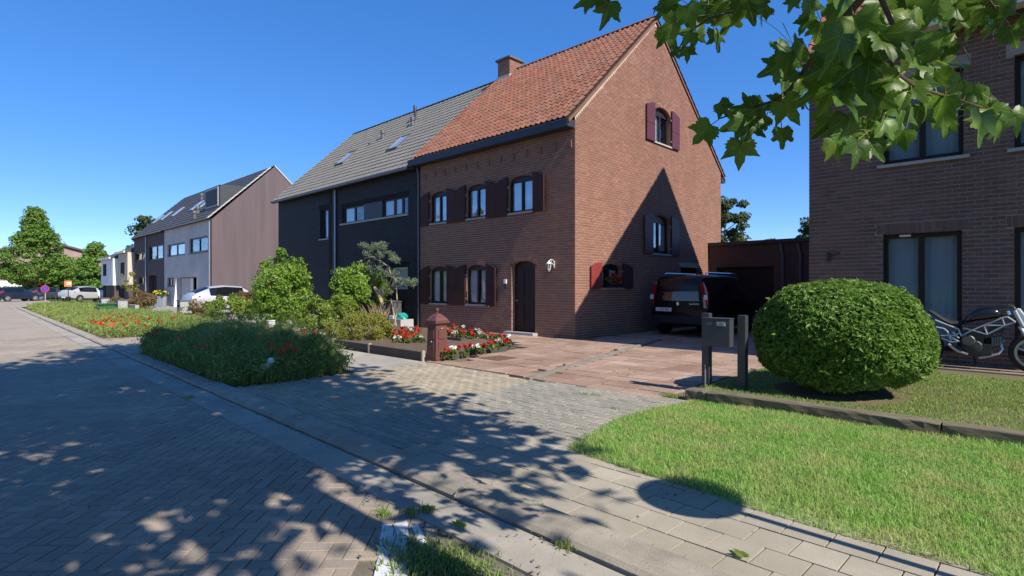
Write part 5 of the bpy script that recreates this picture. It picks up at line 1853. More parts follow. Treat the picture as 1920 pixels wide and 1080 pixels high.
# white painted setts round the tree pit
pit = tag(thing('tree_pit', None, None), kind='structure')
MB().prism([(-2.62, 1.42, -.02), (6, 1.30, -.02), (6, 2.05, -.02), (-2.2, 2.1, -.02), (-2.75, 2.0, -.02)], (0, 0, .012)).build('pit_soil', m_soil, pit)
g_ = random.Random(12)
m_sett = M('painted_sett', (.70, .71, .72), .7, (.30, .30, .31), 9, .55, rand=.12, bump=.5, bscale=60, fine=.15)
def sett_row(P0, P1, wd, rows, cols):
    """flat cracked blocks: a jittered grid along a strip, each cell shrunk"""
    d = Vector((P1[0] - P0[0], P1[1] - P0[1], 0))
    s_ = Vector((-d.y, d.x, 0)).normalized() * wd
    gr = [[Vector((P0[0], P0[1], 0)) + d * ((r + g_.uniform(-.28, .28)) / rows) + s_ * ((c + (g_.uniform(-.25, .25) if 0 < c < cols else g_.uniform(-.12, .12))) / cols) for c in range(cols + 1)] for r in range(rows + 1)]
    for r in range(rows):
        for c in range(cols):
            q = [gr[r][c], gr[r + 1][c], gr[r + 1][c + 1], gr[r][c + 1]]
            m_ = sum(q, Vector()) / 4
            MB().prism([tuple(m_ + (p - m_) * .90 + Vector((0, 0, -.012))) for p in q], (0, 0, .022 + g_.random() * .005)).build('sett', m_sett, pit)


sett_row((-3.0, 1.92), (-2.30, 1.42), .17, 8, 2)
sett_row((-2.83, 2.03), (-2.52, 1.88), .05, 4, 1)
# ------------------------------------------------------------------ vegetation
def leafmat(name, pal, rough=.55, trans=.28, rand=.25, spec=.3):
    return M(name, pal[0], rough, palette=pal, rand=rand, trans=trans, spec=spec)


m_bark = M('bark', (0.16, 0.115, 0.08), .95, (0.09, 0.07, 0.05), 8, .7, bump=1.0, bscale=25, stretch=(1, 1, .3))
m_barkpale = M('pale_bark', (0.38, 0.29, 0.19), .9, (0.24, 0.17, 0.11), 8, .6, bump=.6, bscale=20, stretch=(1, 1, .3))
l_laurel = leafmat('laurel_leaf', [(.14, .25, .025), (.18, .29, .035), (.10, .19, .025), (.24, .33, .05)], .4)
l_pier = leafmat('bright_leaf', [(.15, .24, .025), (.20, .28, .035), (.10, .18, .02), (.26, .27, .06)], .45)
l_yew = leafmat('yew_leaf', [(.11, .21, .03), (.17, .28, .045), (.075, .16, .025), (.23, .33, .07)], .5, .3)
l_tree = leafmat('tree_leaf', [(.105, .20, .028), (.145, .25, .038), (.08, .16, .025), (.185, .28, .05)], .6)
l_dark = leafmat('far_leaf', [(.05, .085, .03), (.07, .105, .04), (.09, .11, .05)], .7)
l_blue = leafmat('cedar_needle', [(.16, .22, .15), (.20, .26, .18), (.13, .19, .11), (.25, .27, .15)], .7, .15)
l_yel = leafmat('yellow_leaf', [(.22, .26, .03), (.30, .32, .05), (.16, .22, .03)], .6)
l_olive = leafmat('olive_leaf', [(.20, .22, .035), (.26, .26, .05), (.16, .19, .03), (.28, .26, .07)], .7)
l_red = leafmat('reddish_leaf', [(.16, .10, .035), (.12, .12, .03), (.20, .09, .05), (.24, .17, .08)], .6)
l_grass = M('grass_blade', (.11, .19, .03), .6, (.46, .42, .19), 2.6, .62,
            palette=[(.215, .40, .075), (.265, .455, .10), (.16, .33, .055), (.35, .47, .15)], rand=.2, trans=.35)
l_dry = M('dry_grass', (.2, .2, .06), .7, (.15, .21, .04), 1.1, .6, palette=[(.25, .36, .085), (.20, .33, .065), (.33, .37, .13)], rand=.2, trans=.25)
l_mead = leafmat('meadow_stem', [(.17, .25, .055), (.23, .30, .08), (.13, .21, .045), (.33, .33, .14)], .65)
l_mead2 = leafmat('sunny_meadow', [(.22, .30, .06), (.28, .34, .09), (.17, .25, .05), (.36, .36, .15)], .65)  # lighter copy of meadow_stem, extra sunlight put into its colour
m_poppy = M('poppy_petal', (.60, .055, .02), .6, palette=[(.62, .05, .02), (.58, .09, .03), (.50, .03, .02)], rand=.1, trans=.3)
m_redf = M('red_petal', (.50, .012, .012), .6, palette=[(.52, .012, .012), (.44, .02, .015)], rand=.15, trans=.15)
m_whitef = M('white_petal', (.62, .60, .52), .6, rand=.08, trans=.15)
m_beg = leafmat('begonia_leaf', [(.06, .12, .02), (.09, .15, .03), (.12, .09, .04)], .4)


def shrub(name, label, cat, c, r, mat, n, leaf, k=40, cr=None, stem=None, seed=1, aspect=.5, group=None, jitter=.6, bottom=-.8, droop=.3):
    """c is the centre of the leafy part"""
    t = thing(name, label, cat, (c[0], c[1], 0), group=group)
    P, Nn = clumps(c, r, k, n, cr or min(r) * .33, seed, bottom=bottom)
    P[:, 2] = np.maximum(P[:, 2], .03)
    fo = link('foliage', leaf_mesh('foliage', P, leaf, Nn, aspect=aspect, seed=seed, jitter=jitter, droop=droop), mat, t)
    tag(fo, kind='stuff')
    st = MB()
    g = random.Random(seed)
    for q in range(4):
        a = g.random() * 6.28
        st.tube([(c[0] + .06 * math.cos(a), c[1] + .06 * math.sin(a), 0), (c[0] + .2 * r[0] * math.cos(a), c[1] + .2 * r[1] * math.sin(a), c[2] * .6), (c[0] + .5 * r[0] * math.cos(a), c[1] + .5 * r[1] * math.sin(a), c[2] + r[2] * .3)],
                [.04 * r[2], .03 * r[2], .012 * r[2]], 6)
    st.build('stem', m_bark, t, smooth=True)
    return t


# clipped yew ball
bc, br = np.array([-1.94, 8.22, .84]), np.array([1.02, 1.02, .75])
yew = thing('clipped_bush', 'large clipped evergreen bush, dome shaped, on the front lawn', 'bush', (bc[0], bc[1], .135))
g = np.random.default_rng(3)
n = 42000
d = g.normal(size=(n, 3))
d /= np.linalg.norm(d, axis=1, keepdims=True)
d[:, 2] = np.where(d[:, 2] < -.82, -d[:, 2], d[:, 2])
bmp = 1 + .018 * np.sin(d[:, 0] * 19 + 2 * np.sin(d[:, 2] * 13)) * np.sin(d[:, 1] * 17 + d[:, 2] * 15) + .045 * np.sin(d[:, 0] * 5 + 1) * np.sin(d[:, 2] * 6) + .02 * np.sin(d[:, 1] * 8 + d[:, 0] * 3) - .07 * np.clip(-d[:, 2], 0, 1)
flat = np.where(d[:, 2] > .2, 1.0, 1.0)
low = d[:, 2] < 0
hor = np.hypot(d[:, 0], d[:, 1]) + 1e-6
wide = np.where(low, np.sqrt(np.clip(1 - np.abs(d[:, 2]) ** 3.2, 0, 1)) / hor, 1.0)
D2 = d * np.stack([wide, wide, np.ones(n)], 1)
P = bc + D2 * br * (bmp * (1 - .10 * g.random(n) ** 2 + np.where(g.random(n) < .02, .05 * g.random(n), 0)))[:, None]
P[:, 2] = np.maximum(P[:, 2], .14 + .04 * g.random(n))
fo = link('foliage', leaf_mesh('foliage', P, .068, d * np.array([.6, .6, 1.2]) + np.array([0, 0, .5]), aspect=.42, jitter=.75, seed=4, sizevar=.5), l_yew, yew)
tag(fo, kind='stuff')
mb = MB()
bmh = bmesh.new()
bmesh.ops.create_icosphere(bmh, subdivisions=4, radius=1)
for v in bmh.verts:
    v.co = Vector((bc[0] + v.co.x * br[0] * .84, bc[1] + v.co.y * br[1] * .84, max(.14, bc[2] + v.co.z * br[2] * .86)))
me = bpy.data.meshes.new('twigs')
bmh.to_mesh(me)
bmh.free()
link('twigs', me, M('yew_core', (.022, .024, .010), .95, (.035, .03, .014), 12, .6, bump=1, bscale=30), yew)  # solid dark core, its colour stands in for shade between the leaves

# the shrubs along the gardens
shrub('garden_shrub', 'tall rounded shrub with bright green leaves, largest by the black house', 'shrub', (-20.2, 8.75, 1.28), (.92, .9, 1.28), l_laurel, 9000, .13, 60, .34, seed=21)
shrub('garden_shrub', 'medium bright green shrub in front of the silver white car', 'shrub', (-23.9, 8.2, .58), (.9, .9, .50), l_pier, 4200, .11, 36, .2, seed=22)
shrub('garden_shrub', 'small glossy shrub between the white post and the flower bed', 'shrub', (-16.9, 8.4, .52), (.56, .55, .52), l_pier, 2600, .10, 26, .18, seed=23)
shrub('garden_shrub', 'leafy green shrub with broad round top left of the bent conifer', 'shrub', (-18.95, 11.2, 1.40), (.95, .9, .90), l_laurel, 6000, .13, 44, .30, seed=24)
shrub('garden_shrub', 'lower glossy shrub at the foot of the round topped one', 'shrub', (-18.6, 10.2, .58), (.72, .6, .58), l_pier, 3400, .11, 30, .2, seed=25)
shrub('low_conifer', 'low spreading yellow green conifer mound in the flower bed', 'conifer', (-13.6, 8.1, .32), (.98, .75, .42), l_olive, 9000, .075, 60, .16, seed=26, aspect=.35, jitter=.8)
shrub('yellow_conifer', 'bright yellow conifer branch beside the round topped shrub', 'conifer', (-20.6, 11.5, 1.38), (.50, .4, .20), l_yel, 1500, .09, 14, .14, seed=27)
shrub('orange_shrub', 'orange tinged leafy shrub in front of the silver white car door', 'shrub', (-25.3, 9.2, .85), (.75, .5, .42), l_red, 1300, .12, 20, .18, seed=28)
shrub('faded_shrub', 'faded pinkish low plants beside the grey letterbox block', 'shrub', (-26.8, 7.9, .42), (.9, .6, .38), l_red, 1500, .10, 20, .2, seed=29)
q = G(268, 585)
shrub('red_shrub', 'low red and green shrub outside the dark terraced house', 'shrub', (q[0], q[1], .55), (.9, .6, .55), l_red, 1600, .14, 26, .22, seed=30)
q = G(212, 588)
shrub('red_shrub', 'small reddish plant between the two grey concrete blocks', 'shrub', (q[0], q[1], .4), (.8, .5, .4), l_red, 700, .16, 14, .2, seed=31)

# bent conifer with bare pale trunk
cf = thing('bent_conifer', 'bent garden conifer with bare pale trunk and blue green tufts', 'conifer', (-17.2, 11.35, 0))
YC = 11.35


def cp_(px, py, dy=0.0):
    r = ray(px, py)
    t = (YC + dy) / r[1]
    return (t * r[0], YC + dy, CAMH + t * r[2])


mb = MB().tube([cp_(727, 612), cp_(722, 585), cp_(714, 562), cp_(703, 540), cp_(692, 517), cp_(684, 500), cp_(677, 489)], [.085, .08, .07, .062, .06, .058, .05], 9)
mb.build('trunk', m_barkpale, cf, smooth=True)
mb = MB().tube([cp_(680, 490), cp_(687, 483), cp_(700, 482), cp_(712, 490, .1)], [.04, .035, .03, .02], 7)
mb.tube([cp_(712, 562, .1), cp_(725, 545, .1), cp_(735, 520, .1), cp_(728, 500, .05), cp_(712, 488)], [.03, .028, .022, .02, .015], 6)
mb.tube([cp_(735, 520, .1), cp_(750, 525), cp_(772, 527)], [.02, .015, .008], 6)
mb.tube([cp_(740, 610, -.1), cp_(745, 570), cp_(743, 535), cp_(741, 522)], [.032, .028, .022, .016], 6)
mb.tube([cp_(743, 612, -.2), cp_(737, 580, -.15), cp_(733, 560, -.1)], [.03, .026, .024], 6)
mb.build('branch', m_barkpale, cf, smooth=True)
PP, NN = [], []
for px, py, rx, rz, n in ((680, 461, .16, .10, 260), (693, 465, .2, .12, 320), (706, 463, .22, .14, 380), (717, 462, .18, .14, 320), (700, 476, .35, .14, 520), (725, 478, .32, .15, 460), (738, 487, .2, .13, 260),
                          (695, 500, .32, .25, 620), (715, 505, .45, .28, 800), (705, 525, .35, .25, 620), (730, 518, .35, .25, 500), (760, 527, .35, .14, 520), (772, 530, .2, .13, 240), (748, 535, .3, .13, 320), (722, 545, .3, .15, 260)):
    c = cp_(px, py, rnd.uniform(-.15, .15))
    P, Nn = clumps(c, (rx, rx * .8, rz), 12, n, .09, seed=px)
    PP.append(P)
    NN.append(Nn)
o = link('needle_tufts', leaf_mesh('needle_tufts', np.concatenate(PP), .085, np.concatenate(NN), aspect=.22, seed=9, jitter=1.0), l_blue, cf)
tag(o, kind='stuff')
# dry stems under it
ds = thing('dry_shrub', 'dry leafless shrub with pale brown stems below the bent conifer', 'shrub', (-16.9, 10.7, .1))
mb = MB()
g_ = random.Random(5)
for k in range(70):
    a = g_.random() * 6.28
    r = g_.uniform(.15, .5)
    b = (-17.0 + g_.gauss(0, .15), 10.7 + g_.gauss(0, .12), .05)
    h = g_.uniform(.45, .95)
    mb.tube([b, (b[0] + r * .5 * math.cos(a), b[1] + r * .5 * math.sin(a), h * .6), (b[0] + r * math.cos(a), b[1] + r * math.sin(a), h)], [.014, .010, .005], 4)
mb.build('stems', M('dry_stem', (.36, .25, .17), .9, (.24, .16, .11), 8, .5), ds)
P, Nn = clumps((-16.85, 10.6, .3), (.45, .3, .25), 12, 500, .12, seed=77)
o = link('leaves', leaf_mesh('leaves', P, .10, Nn, seed=8, aspect=.3), l_pier, ds)
tag(o, kind='stuff')

# begonias, each plant its own
spots = []
for px, py in ((838, 668), (852, 664), (866, 661), (884, 658), (893, 660), (902, 657), (916, 654), (926, 651), (934, 648), (943, 644), (952, 648), (950, 640), (940, 636), (927, 636), (912, 633), (898, 631), (884, 633),
               (868, 632), (853, 631), (846, 628), (862, 626), (880, 628), (895, 626), (838, 622), (852, 619), (870, 620),
               (742, 629), (752, 627), (760, 632), (768, 629), (776, 631), (784, 628), (745, 640), (755, 638), (764, 641), (775, 638), (786, 640), (740, 634), (782, 620), (770, 622), (758, 621),
               (592, 632), (580, 634), (604, 633), (568, 632), (622, 630), (630, 632), (614, 628)):
    spots.append((px, py))
for k, (px, py) in enumerate(spots):
    p = G(px, py, .13)
    red = (k % 7 not in (1, 4))
    lab = 'red begonia in the flower bed edging' if red else 'white begonia in the flower bed edging'
    t = thing('begonia', ('red flowering begonia planted in the rows of the flower bed' if red else 'white flowering begonia planted in the rows of the flower bed'), 'flower', (p[0], p[1], .1), group='red begonias' if red else 'white begonias')
    s = .095 + .03 * rnd.random()
    P, Nn = clumps((p[0], p[1], .16), (s, s, .07), 6, 46, .05, seed=100 + k)
    link('leaves', leaf_mesh('leaves', P, .085, Nn, aspect=.8, seed=k), m_beg, t)
    P, Nn = clumps((p[0], p[1], .23), (s * .8, s * .8, .05), 5, 22, .035, seed=200 + k, bottom=-.2)
    link('petals', leaf_mesh('petals', P, .06, Nn, aspect=.95, seed=k + 3), m_redf if red else m_whitef, t)
# geranium on the gable window sill
ge = thing('window_box', 'window box of red geraniums on the small gable window', 'flower box', (-9.42, 14.2, 1.48))
MB().box(-9.47, -9.36, 13.75, 14.65, 1.482, 1.60).build('trough', m_door, ge, bevel=.01)
P, Nn = clumps((-9.40, 14.2, 1.70), (.10, .42, .10), 16, 260, .06, seed=301)
link('leaves', leaf_mesh('leaves', P, .07, Nn, aspect=.9, seed=2), m_beg, ge)
P, Nn = clumps((-9.38, 14.2, 1.75), (.10, .40, .12), 12, 160, .05, seed=302)
link('petals', leaf_mesh('petals', P, .06, Nn, aspect=.9, seed=3), m_redf, ge)

# ------------------------------------------------------------------ grass
def cull(P, m=.12):
    d = P[:, 0] * _F[0] + P[:, 1] * _F[1]
    l = P[:, 0] * _R[0] + P[:, 1] * _R[1]
    return P[(d > .5) & (np.abs(l / np.maximum(d, .1)) < .93 + m)]


P = cull(scatter([(-3.30, 6.80), (-3.42, 5.2), (-3.10, 3.94), (-2.5, 3.86), (-1.86, 3.82), (-1.44, 3.75), (-.9, 3.71), (-.45, 3.73), (1.2, 3.68), (1.2, 6.82)], 120000, .016, 5))
hn = .5 + .5 * np.sin(P[:, 0] * 2.1 + 1.3 * np.sin(P[:, 1] * 1.7)) * np.sin(P[:, 1] * 2.6 + P[:, 0])
V, Fa = blades(P, .030 + .036 * hn, .0030, 1.1, 6, .65)
tag(link('verge_grass', mesh_np('verge_grass', V, Fa), l_grass), 'bright green uneven grass on the verge by the pavement', 'grass', kind='stuff')
P = cull(scatter([(-3.36, 6.99), (1.0, 6.99), (1.0, 10.9), (-3.42, 10.9)], 52000, .135, 8))
r2 = ((P[:, 0] - bc[0]) / 1.05) ** 2 + ((P[:, 1] - bc[1]) / 1.15) ** 2
rg = np.random.default_rng(2).random(len(P))
bare = np.sin(P[:, 0] * 1.5 + 1.0) * np.sin(P[:, 1] * 1.9) * .5 + .5
P = P[(r2 + .5 * bare > .75) & (rg > .1 + .55 * bare * (P[:, 1] < 9.5))]
V, Fa = blades(P, np.full(len(P), .032), .0036, .9, 7)
tag(link('lawn_grass', mesh_np('lawn_grass', V, Fa), l_dry), 'thin dry grass on the front lawn round the clipped bush', 'grass', kind='stuff')

# weeds in the joints and round the tree pit
wp_ = []
g = np.random.default_rng(31)
for x in np.arange(-3.4, 3, .02):
    if g.random() < .5: wp_.append((x, ky(x) + .285 + g.normal(0, .012), .02))
for px, py, n, s in ((800, 1055, 900, .16), (860, 1072, 700, .14), (800, 960, 90, .03), (720, 968, 90, .04), (770, 965, 60, .04), (355, 748, 90, .07), (440, 745, 120, .08), (1085, 845, 80, .04), (1255, 745, 260, .10), (1060, 1030, 60, .03), (830, 905, 60, .03), (1310, 740, 200, .12),
                    (1120, 745, 60, .06), (1100, 742, 40, .05), (1150, 770, 40, .05), (1170, 705, 60, .12), (1190, 700, 50, .10), (1350, 680, 60, .12)):
    c = G(px, py)
    for k in range(n):
        wp_.append((c[0] + g.normal(0, s), c[1] + g.normal(0, s * .6), .012))
P = np.array(wp_)
V, Fa = blades(P, np.full(len(P), .035), .004, 1.2, 9)
tag(link('weeds', mesh_np('weeds', V, Fa), l_mead), 'small weeds growing in paving joints and round the tree pit', 'weeds', kind='stuff')

# poppy verge: near part in the tree's shade, far part in the sun
def meadow(name, poly, n, h, seed, lab, leafn, size, mat=None):
    """feathery wild plants: thin stems, many small leaves, uneven hummocks, lower towards the edges"""
    g = np.random.default_rng(seed)
    E = np.array(poly)

    def hum(P):
        d = np.full(len(P), 9.0)
        for i in range(len(E)):
            a, b = E[i], E[(i + 1) % len(E)]
            t = np.clip(((P[:, :2] - a) @ (b - a)) / ((b - a) @ (b - a)), 0, 1)
            d = np.minimum(d, np.linalg.norm(P[:, :2] - a - t[:, None] * (b - a), axis=1))
        q = .5 + .5 * np.sin(P[:, 0] * 2.3 + 2 * np.sin(P[:, 1] * 1.9)) * np.cos(P[:, 1] * 2.7 + P[:, 0] * .9)
        q2 = .5 + .5 * np.sin(P[:, 0] * 6.1 + P[:, 1] * 4.3)
        return h * (.45 + .45 * q + .2 * q2) * np.clip(.62 + d / .7, 0, 1)
    P = scatter(poly, n, .01, seed)
    P[:, :2] += g.normal(0, .07, (n, 2))
    V, Fa = blades(P, hum(P) * (.6 + .7 * g.random(n)) * np.where(g.random(n) < .07, 1.55, 1.0), size * .035, .9, seed)
    Q = scatter(poly, leafn, .0, seed + 1)
    Q[:, :2] += g.normal(0, .09, (leafn, 2))
    Q[:, 2] = .02 + hum(Q) * g.random(leafn) ** .55
    me = leaf_mesh('tmp', Q, size, None, aspect=.28, seed=seed)
    co = np.zeros(len(me.vertices) * 3)
    me.vertices.foreach_get('co', co)
    idx = np.zeros(len(me.polygons) * 3, int)
    me.polygons.foreach_get('vertices', idx)
    Fb = idx.reshape(-1, 3) + len(V)
    o = link(name, mesh_np(name, np.concatenate([V, co.reshape(-1, 3)]), np.concatenate([Fa, Fb])), mat or l_mead)
    return tag(o, lab, 'meadow', kind='stuff')


near_poly = [(-14.4, ky(-14.4) + .32), (-13.9, ky(-13.9) + .32), (-11, ky(-11) + .36), (-8.75, ky(-8.75) + .36), (-8.55, 3.6), (-8.75, 4.9), (-10.5, 5.25), (-13.2, 5.35), (-14.5, 5.45), (-14.7, 4.2)]
meadow('poppy_meadow', near_poly, 34000, .68, 51, 'dense wild plants at the kerb in the shade of the tree', 70000, .085)
far1 = [(-24.0, ky(-24) + .36), (-19.6, ky(-19.6) + .5), (-19.3, 4.4), (-19.8, 6.6), (-27.5, 7.2), (-33.5, 6.8), (-33, ky(-33) + .4)]
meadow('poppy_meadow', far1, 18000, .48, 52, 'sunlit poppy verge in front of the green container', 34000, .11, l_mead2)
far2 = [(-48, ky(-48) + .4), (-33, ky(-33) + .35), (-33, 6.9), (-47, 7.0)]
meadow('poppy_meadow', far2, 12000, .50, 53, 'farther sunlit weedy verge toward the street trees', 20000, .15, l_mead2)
P = scatter([(-33, 6.6), (-26.5, 7.0), (-26.5, 8.6), (-38, 8.6)], 9000, .01, 57)
V, Fa = blades(P, np.full(len(P), .12), .014, .8, 58)
tag(link('plot_grass', mesh_np('plot_grass', V, Fa), l_grass), 'short sunlit grass before the terraced houses', 'grass', kind='stuff')
bk = in_poly


def poppy_proto():
    V, Fa = [], []
    n = 5
    for k in range(n):
        a = 2 * math.pi * k / n
        b = len(V)
        for r, z, da in ((.004, 0, 0), (.032, .018, -.55), (.048, .040, 0), (.032, .018, .55)):
            V.append((r * math.cos(a + da), r * math.sin(a + da), z))
        Fa += [(b, b + 1, b + 2), (b, b + 2, b + 3)]
    return mesh_np('petals', np.array(V), np.array(Fa))


pop = poppy_proto()
pop.materials.append(m_poppy)
stemm = MB().tube([(0, 0, -.22), (.006, 0, -.1), (0, 0, .004)], .003, 4).mesh('stem')
stemm.materials.append(l_mead)
pp = [(254, 622), (262, 628), (248, 645), (252, 632), (268, 618), (330, 640), (360, 668), (379, 642), (395, 640), (424, 632), (433, 615), (487, 632), (489, 645), (517, 630), (527, 633), (541, 646), (546, 652), (566, 671), (570, 680), (595, 675), (586, 667),
      (365, 605), (385, 602), (345, 612), (338, 604), (372, 600), (300, 685), (512, 652), (560, 648), (447, 612), (527, 610), (318, 612), (330, 606)]
fp = [(196, 604), (188, 608), (180, 606), (200, 600), (212, 604), (222, 590), (215, 592), (228, 596), (240, 593), (246, 598), (210, 612), (190, 610), (174, 604), (262, 596), (280, 600), (300, 604), (322, 598), (330, 596), (236, 610), (256, 606), (205, 596), (194, 592), (226, 603), (270, 612), (250, 590)]
for k, (px, py) in enumerate(pp + fp):
    near = k < len(pp)
    h = (.40 + .16 * rnd.random()) if near else .42
    p = G(px, py, h)
    if near:
        # flower on the meadow plants: step back onto the verge when the ray meets the road strip
        for _ in range(60):
            if in_poly(np.array([p[0]]), np.array([p[1]]), near_poly)[0]:
                break
            p = (p[0] + (-12.3 - p[0]) * .04, p[1] + (4.2 - p[1]) * .04, h)
    t = thing('poppy', 'orange red poppy in the shaded verge by the kerb' if near else 'orange red poppy in the sunlit verge near the green container', 'flower', (p[0], p[1], h - .22), group='poppies in the shade' if near else 'poppies in the sun')
    for nm, me, sc in (('petals', pop, (1.6 if near else 2.0)), ('stem', stemm, 1.0)):
        o = bpy.data.objects.new(nm, me)
        COL.objects.link(o)
        o.parent = t
        o.location = (0, 0, .22)
        o.scale = (sc, sc, sc if nm == 'petals' else 1)
        o.rotation_euler = (rnd.gauss(0, .3), rnd.gauss(0, .3), rnd.random() * 6) if nm == 'petals' else (0, 0, 0)

# ------------------------------------------------------------------ street trees far away
def tree(label, base, H, R, mat, n, leaf, seed, group, trunk_h=.28, k=70, conic=.6, cl=.26, z0=0):
    t = thing('street_tree', label, 'tree', (base[0], base[1], z0), group=group)
    g = np.random.default_rng(seed)
    x, y = base[:2]
    tr = MB().tube([(x, y, z0), (x + .05, y, z0 + H * .2), (x - .05, y + .05, z0 + H * .55), (x, y, z0 + H * .93)], [.022 * H, .018 * H, .010 * H, .003 * H], 8)
    C = []
    for i in range(k):
        u = g.random() ** (1.25 if conic > .7 else .85)
        z = trunk_h + (1 - trunk_h) * u
        rmax = R * max(.05, 1 - conic * u) * min(1, .55 + 2.5 * u)
        a = g.random() * 6.283
        rr = rmax * (.35 + .65 * g.random() ** .5)
        C.append((x + rr * math.cos(a), y + rr * math.sin(a), z0 + z * H))
        if i % 3 == 0:
            tr.tube([(x, y, z0 + max(.15, z - .12) * H), tuple(C[-1])], [.006 * H, .002 * H], 5)
    tr.build('trunk', m_bark, t, smooth=True)
    C = np.array(C)
    idx = g.integers(0, k, n)
    e = g.normal(size=(n, 3))
    e /= np.linalg.norm(e, axis=1, keepdims=True)
    e[:, 2] *= .62
    cr = R * cl * (.6 + .7 * g.random(k))
    P = C[idx] + e * (cr[idx] * (.35 + .65 * g.random(n) ** .5))[:, None]
    tag(link('crown', leaf_mesh('crown', P, leaf, e + np.array([0, 0, .5]), aspect=.6, seed=seed, jitter=.6), mat, t), kind='stuff')
    return t


gt = 'trees along the far street'
b1 = G(67, 561)
tree('tall broad cone shaped green street tree at the far left', b1, 11.0, 4.7, l_tree, 18000, .30, 71, gt, .20, 190, .99, .17)
tree('round green tree just right of the tall cone shaped one', G(103, 558.5), 5.6, 4.0, l_tree, 8000, .38, 72, gt, .22, 60, .8)
tree('slender green tree left of the white far house', G(178, 561), 6.6, 2.8, l_tree, 8000, .34, 73, gt, .22, 60, .92)
tree('low broad green tree between the cone shaped and slender trees', G(140, 557), 5.2, 4.6, l_tree, 8000, .40, 74, gt, .22, 60, .6)
tree('dark green tree rising behind the far row houses', (-150, 36), 17, 7.5, l_dark, 6000, .7, 75, gt, .3, 50, .4)
tree('green tree cut by the left frame edge', G(-14, 556), 4.6, 3.0, l_tree, 5000, .40, 76, gt, .22, 40, .6)
bt = 'trees behind the garages'
tree('poplar like tree behind the red brick house seen right of its gable', (-23.2, 55), 10.4, 2.8, l_dark, 7000, .36, 81, bt, .2, 60, .45)
tree('low tree top showing above the left garage roof', (-18.6, 57), 5.9, 1.8, l_dark, 2500, .34, 84, bt, .3, 26, .4)
tree('loose tree top above the middle of the garage roofs', (-16.6, 62), 8.4, 2.6, l_dark, 5000, .34, 82, bt, .25, 40, .5)
tree('tree top beside the brown house above the right garage', (-14.0, 60), 8.3, 2.4, l_dark, 5000, .34, 83, bt, .25, 40, .5)
q = G(241, 583)
st = tree('small staked young tree in the low white garden wall', q, 2.4, .55, l_olive, 700, .11, 85, 'trees along the far street', .5, 16, .3)
hg = thing('hedge', 'clipped green hedge beyond the far parked cars', 'hedge', (-98, 2, 0))
P = nrg.uniform((-99.5, -8, .05), (-97.5, 14, 1.5), (9000, 3))
tag(link('foliage', leaf_mesh('foliage', P, .34, np.tile([[1.0, 0, .6]], (9000, 1)), seed=6), l_tree, hg), kind='stuff')

# brown house behind the far trees
fh = thing('brown_house', 'long brown house with a pitched roof behind the far street trees', 'house', (-116, 14, 0))
m_fh = brick_tex('far_brown_brick', (0.33, 0.23, 0.185), (0.29, 0.2, 0.165), (0.32, 0.26, 0.22))
MB().prism([(-112, -6, 0), (-112, 27, 0), (-112, 27, 4.0), (-112, 12, 8.3), (-112, -6, 4.0)], (-12, 0, 0)).build('wall', m_fh, fh)
mb = MB()
for (ya, za), (yb, zb) in (((-6.8, 3.8), (12, 8.4)), ((12, 8.4), (27.8, 3.8))):
    mb.prism([(-111.6, ya, za), (-111.6, yb, zb), (-111.6, yb, zb + .3), (-111.6, ya, za + .3)], (-13, 0, 0))
mb.build('roof', M('brown_roof', (.13, .085, .065), .8, (.1, .07, .055), .5, .5), fh)
for y0, y1, z0, z1 in ((1, 3.2, .9, 2.1), (6, 11, .05, 2.4), (14, 19, .05, 2.4), (21, 24, .9, 2.2)):
    w_ = MB().box(-112.02, -111.9, y0, y1, z0, z1).build('window' if z0 > .5 else 'garage_door', m_dark if z0 > .5 else m_iwhite, fh)
rb = thing('red_brick_annex', 'small red brick building between the slender tree and the white far house', 'building', (-92, 19, 0))
MB().box(-98, -91, 17.2, 24, 0, 4.2).build('wall', m_jamb, rb)
MB().prism([(-90.6, 16.9, 4.2), (-90.6, 24.3, 4.2), (-90.6, 20.5, 7.0)], (-8, 0, 0)).build('roof', m_slate, rb)
MB().box(-91.01, -90.9, 17.6, 18.6, .1, 2.3).build('door', m_iwhite, rb)

# ------------------------------------------------------------------ the plane tree over the camera
pt = thing('plane_tree', 'plane tree at the kerb whose lobed leaves hang into the top of the view', 'tree', (.62, 1.72, 0))
TX, TY = .62, 1.72
tr = MB().tube([(TX, TY, 0), (TX + .02, TY, 1.2), (TX, TY - .03, 2.6), (TX - .15, TY - .1, 4.2), (TX - .4, TY - .3, 6.2), (TX - .8, TY - .5, 8.6)], [.17, .145, .13, .115, .08, .03], 12)
tr.build('trunk', M('plane_bark', (.30, .27, .21), .9, (.16, .14, .10), 5, .8, bump=.5), pt, smooth=True)
CC, CR = np.array([-.55, .55, 6.7]), np.array([5.1, 4.2, 3.5])
g = np.random.default_rng(91)
lm = MB()
K = 230
d = g.normal(size=(K, 3))
d /= np.linalg.norm(d, axis=1, keepdims=True)
C = CC + d * CR * (.45 + .5 * g.random((K, 1)) ** .6)
C2 = np.array([-3.6, 2.5, 8.5]) + (lambda q: q / np.linalg.norm(q, axis=1, keepdims=True))(g.normal(size=(60, 3))) * np.array([2.7, 2.3, 1.9]) * (.3 + .65 * g.random((60, 1)))
C = np.concatenate([C, C2])
K = len(C)
n = 33000
idx = g.integers(0, K, n)
e = g.normal(size=(n, 3))
e /= np.linalg.norm(e, axis=1, keepdims=True)
P = C[idx] + e * (1.0 * g.random(n) ** .5)[:, None]
dd = P[:, 0] * _F[0] + P[:, 1] * _F[1]
ll = P[:, 0] * _R[0] + P[:, 1] * _R[1]
vis = (dd > .2) & (np.abs(ll) < dd * 1.02 + .2) & ((P[:, 2] - CAMH) < dd * .57 + .2)
P = P[~vis & (P[:, 2] > 2.7)]
sd = np.array(SUN_DIR)
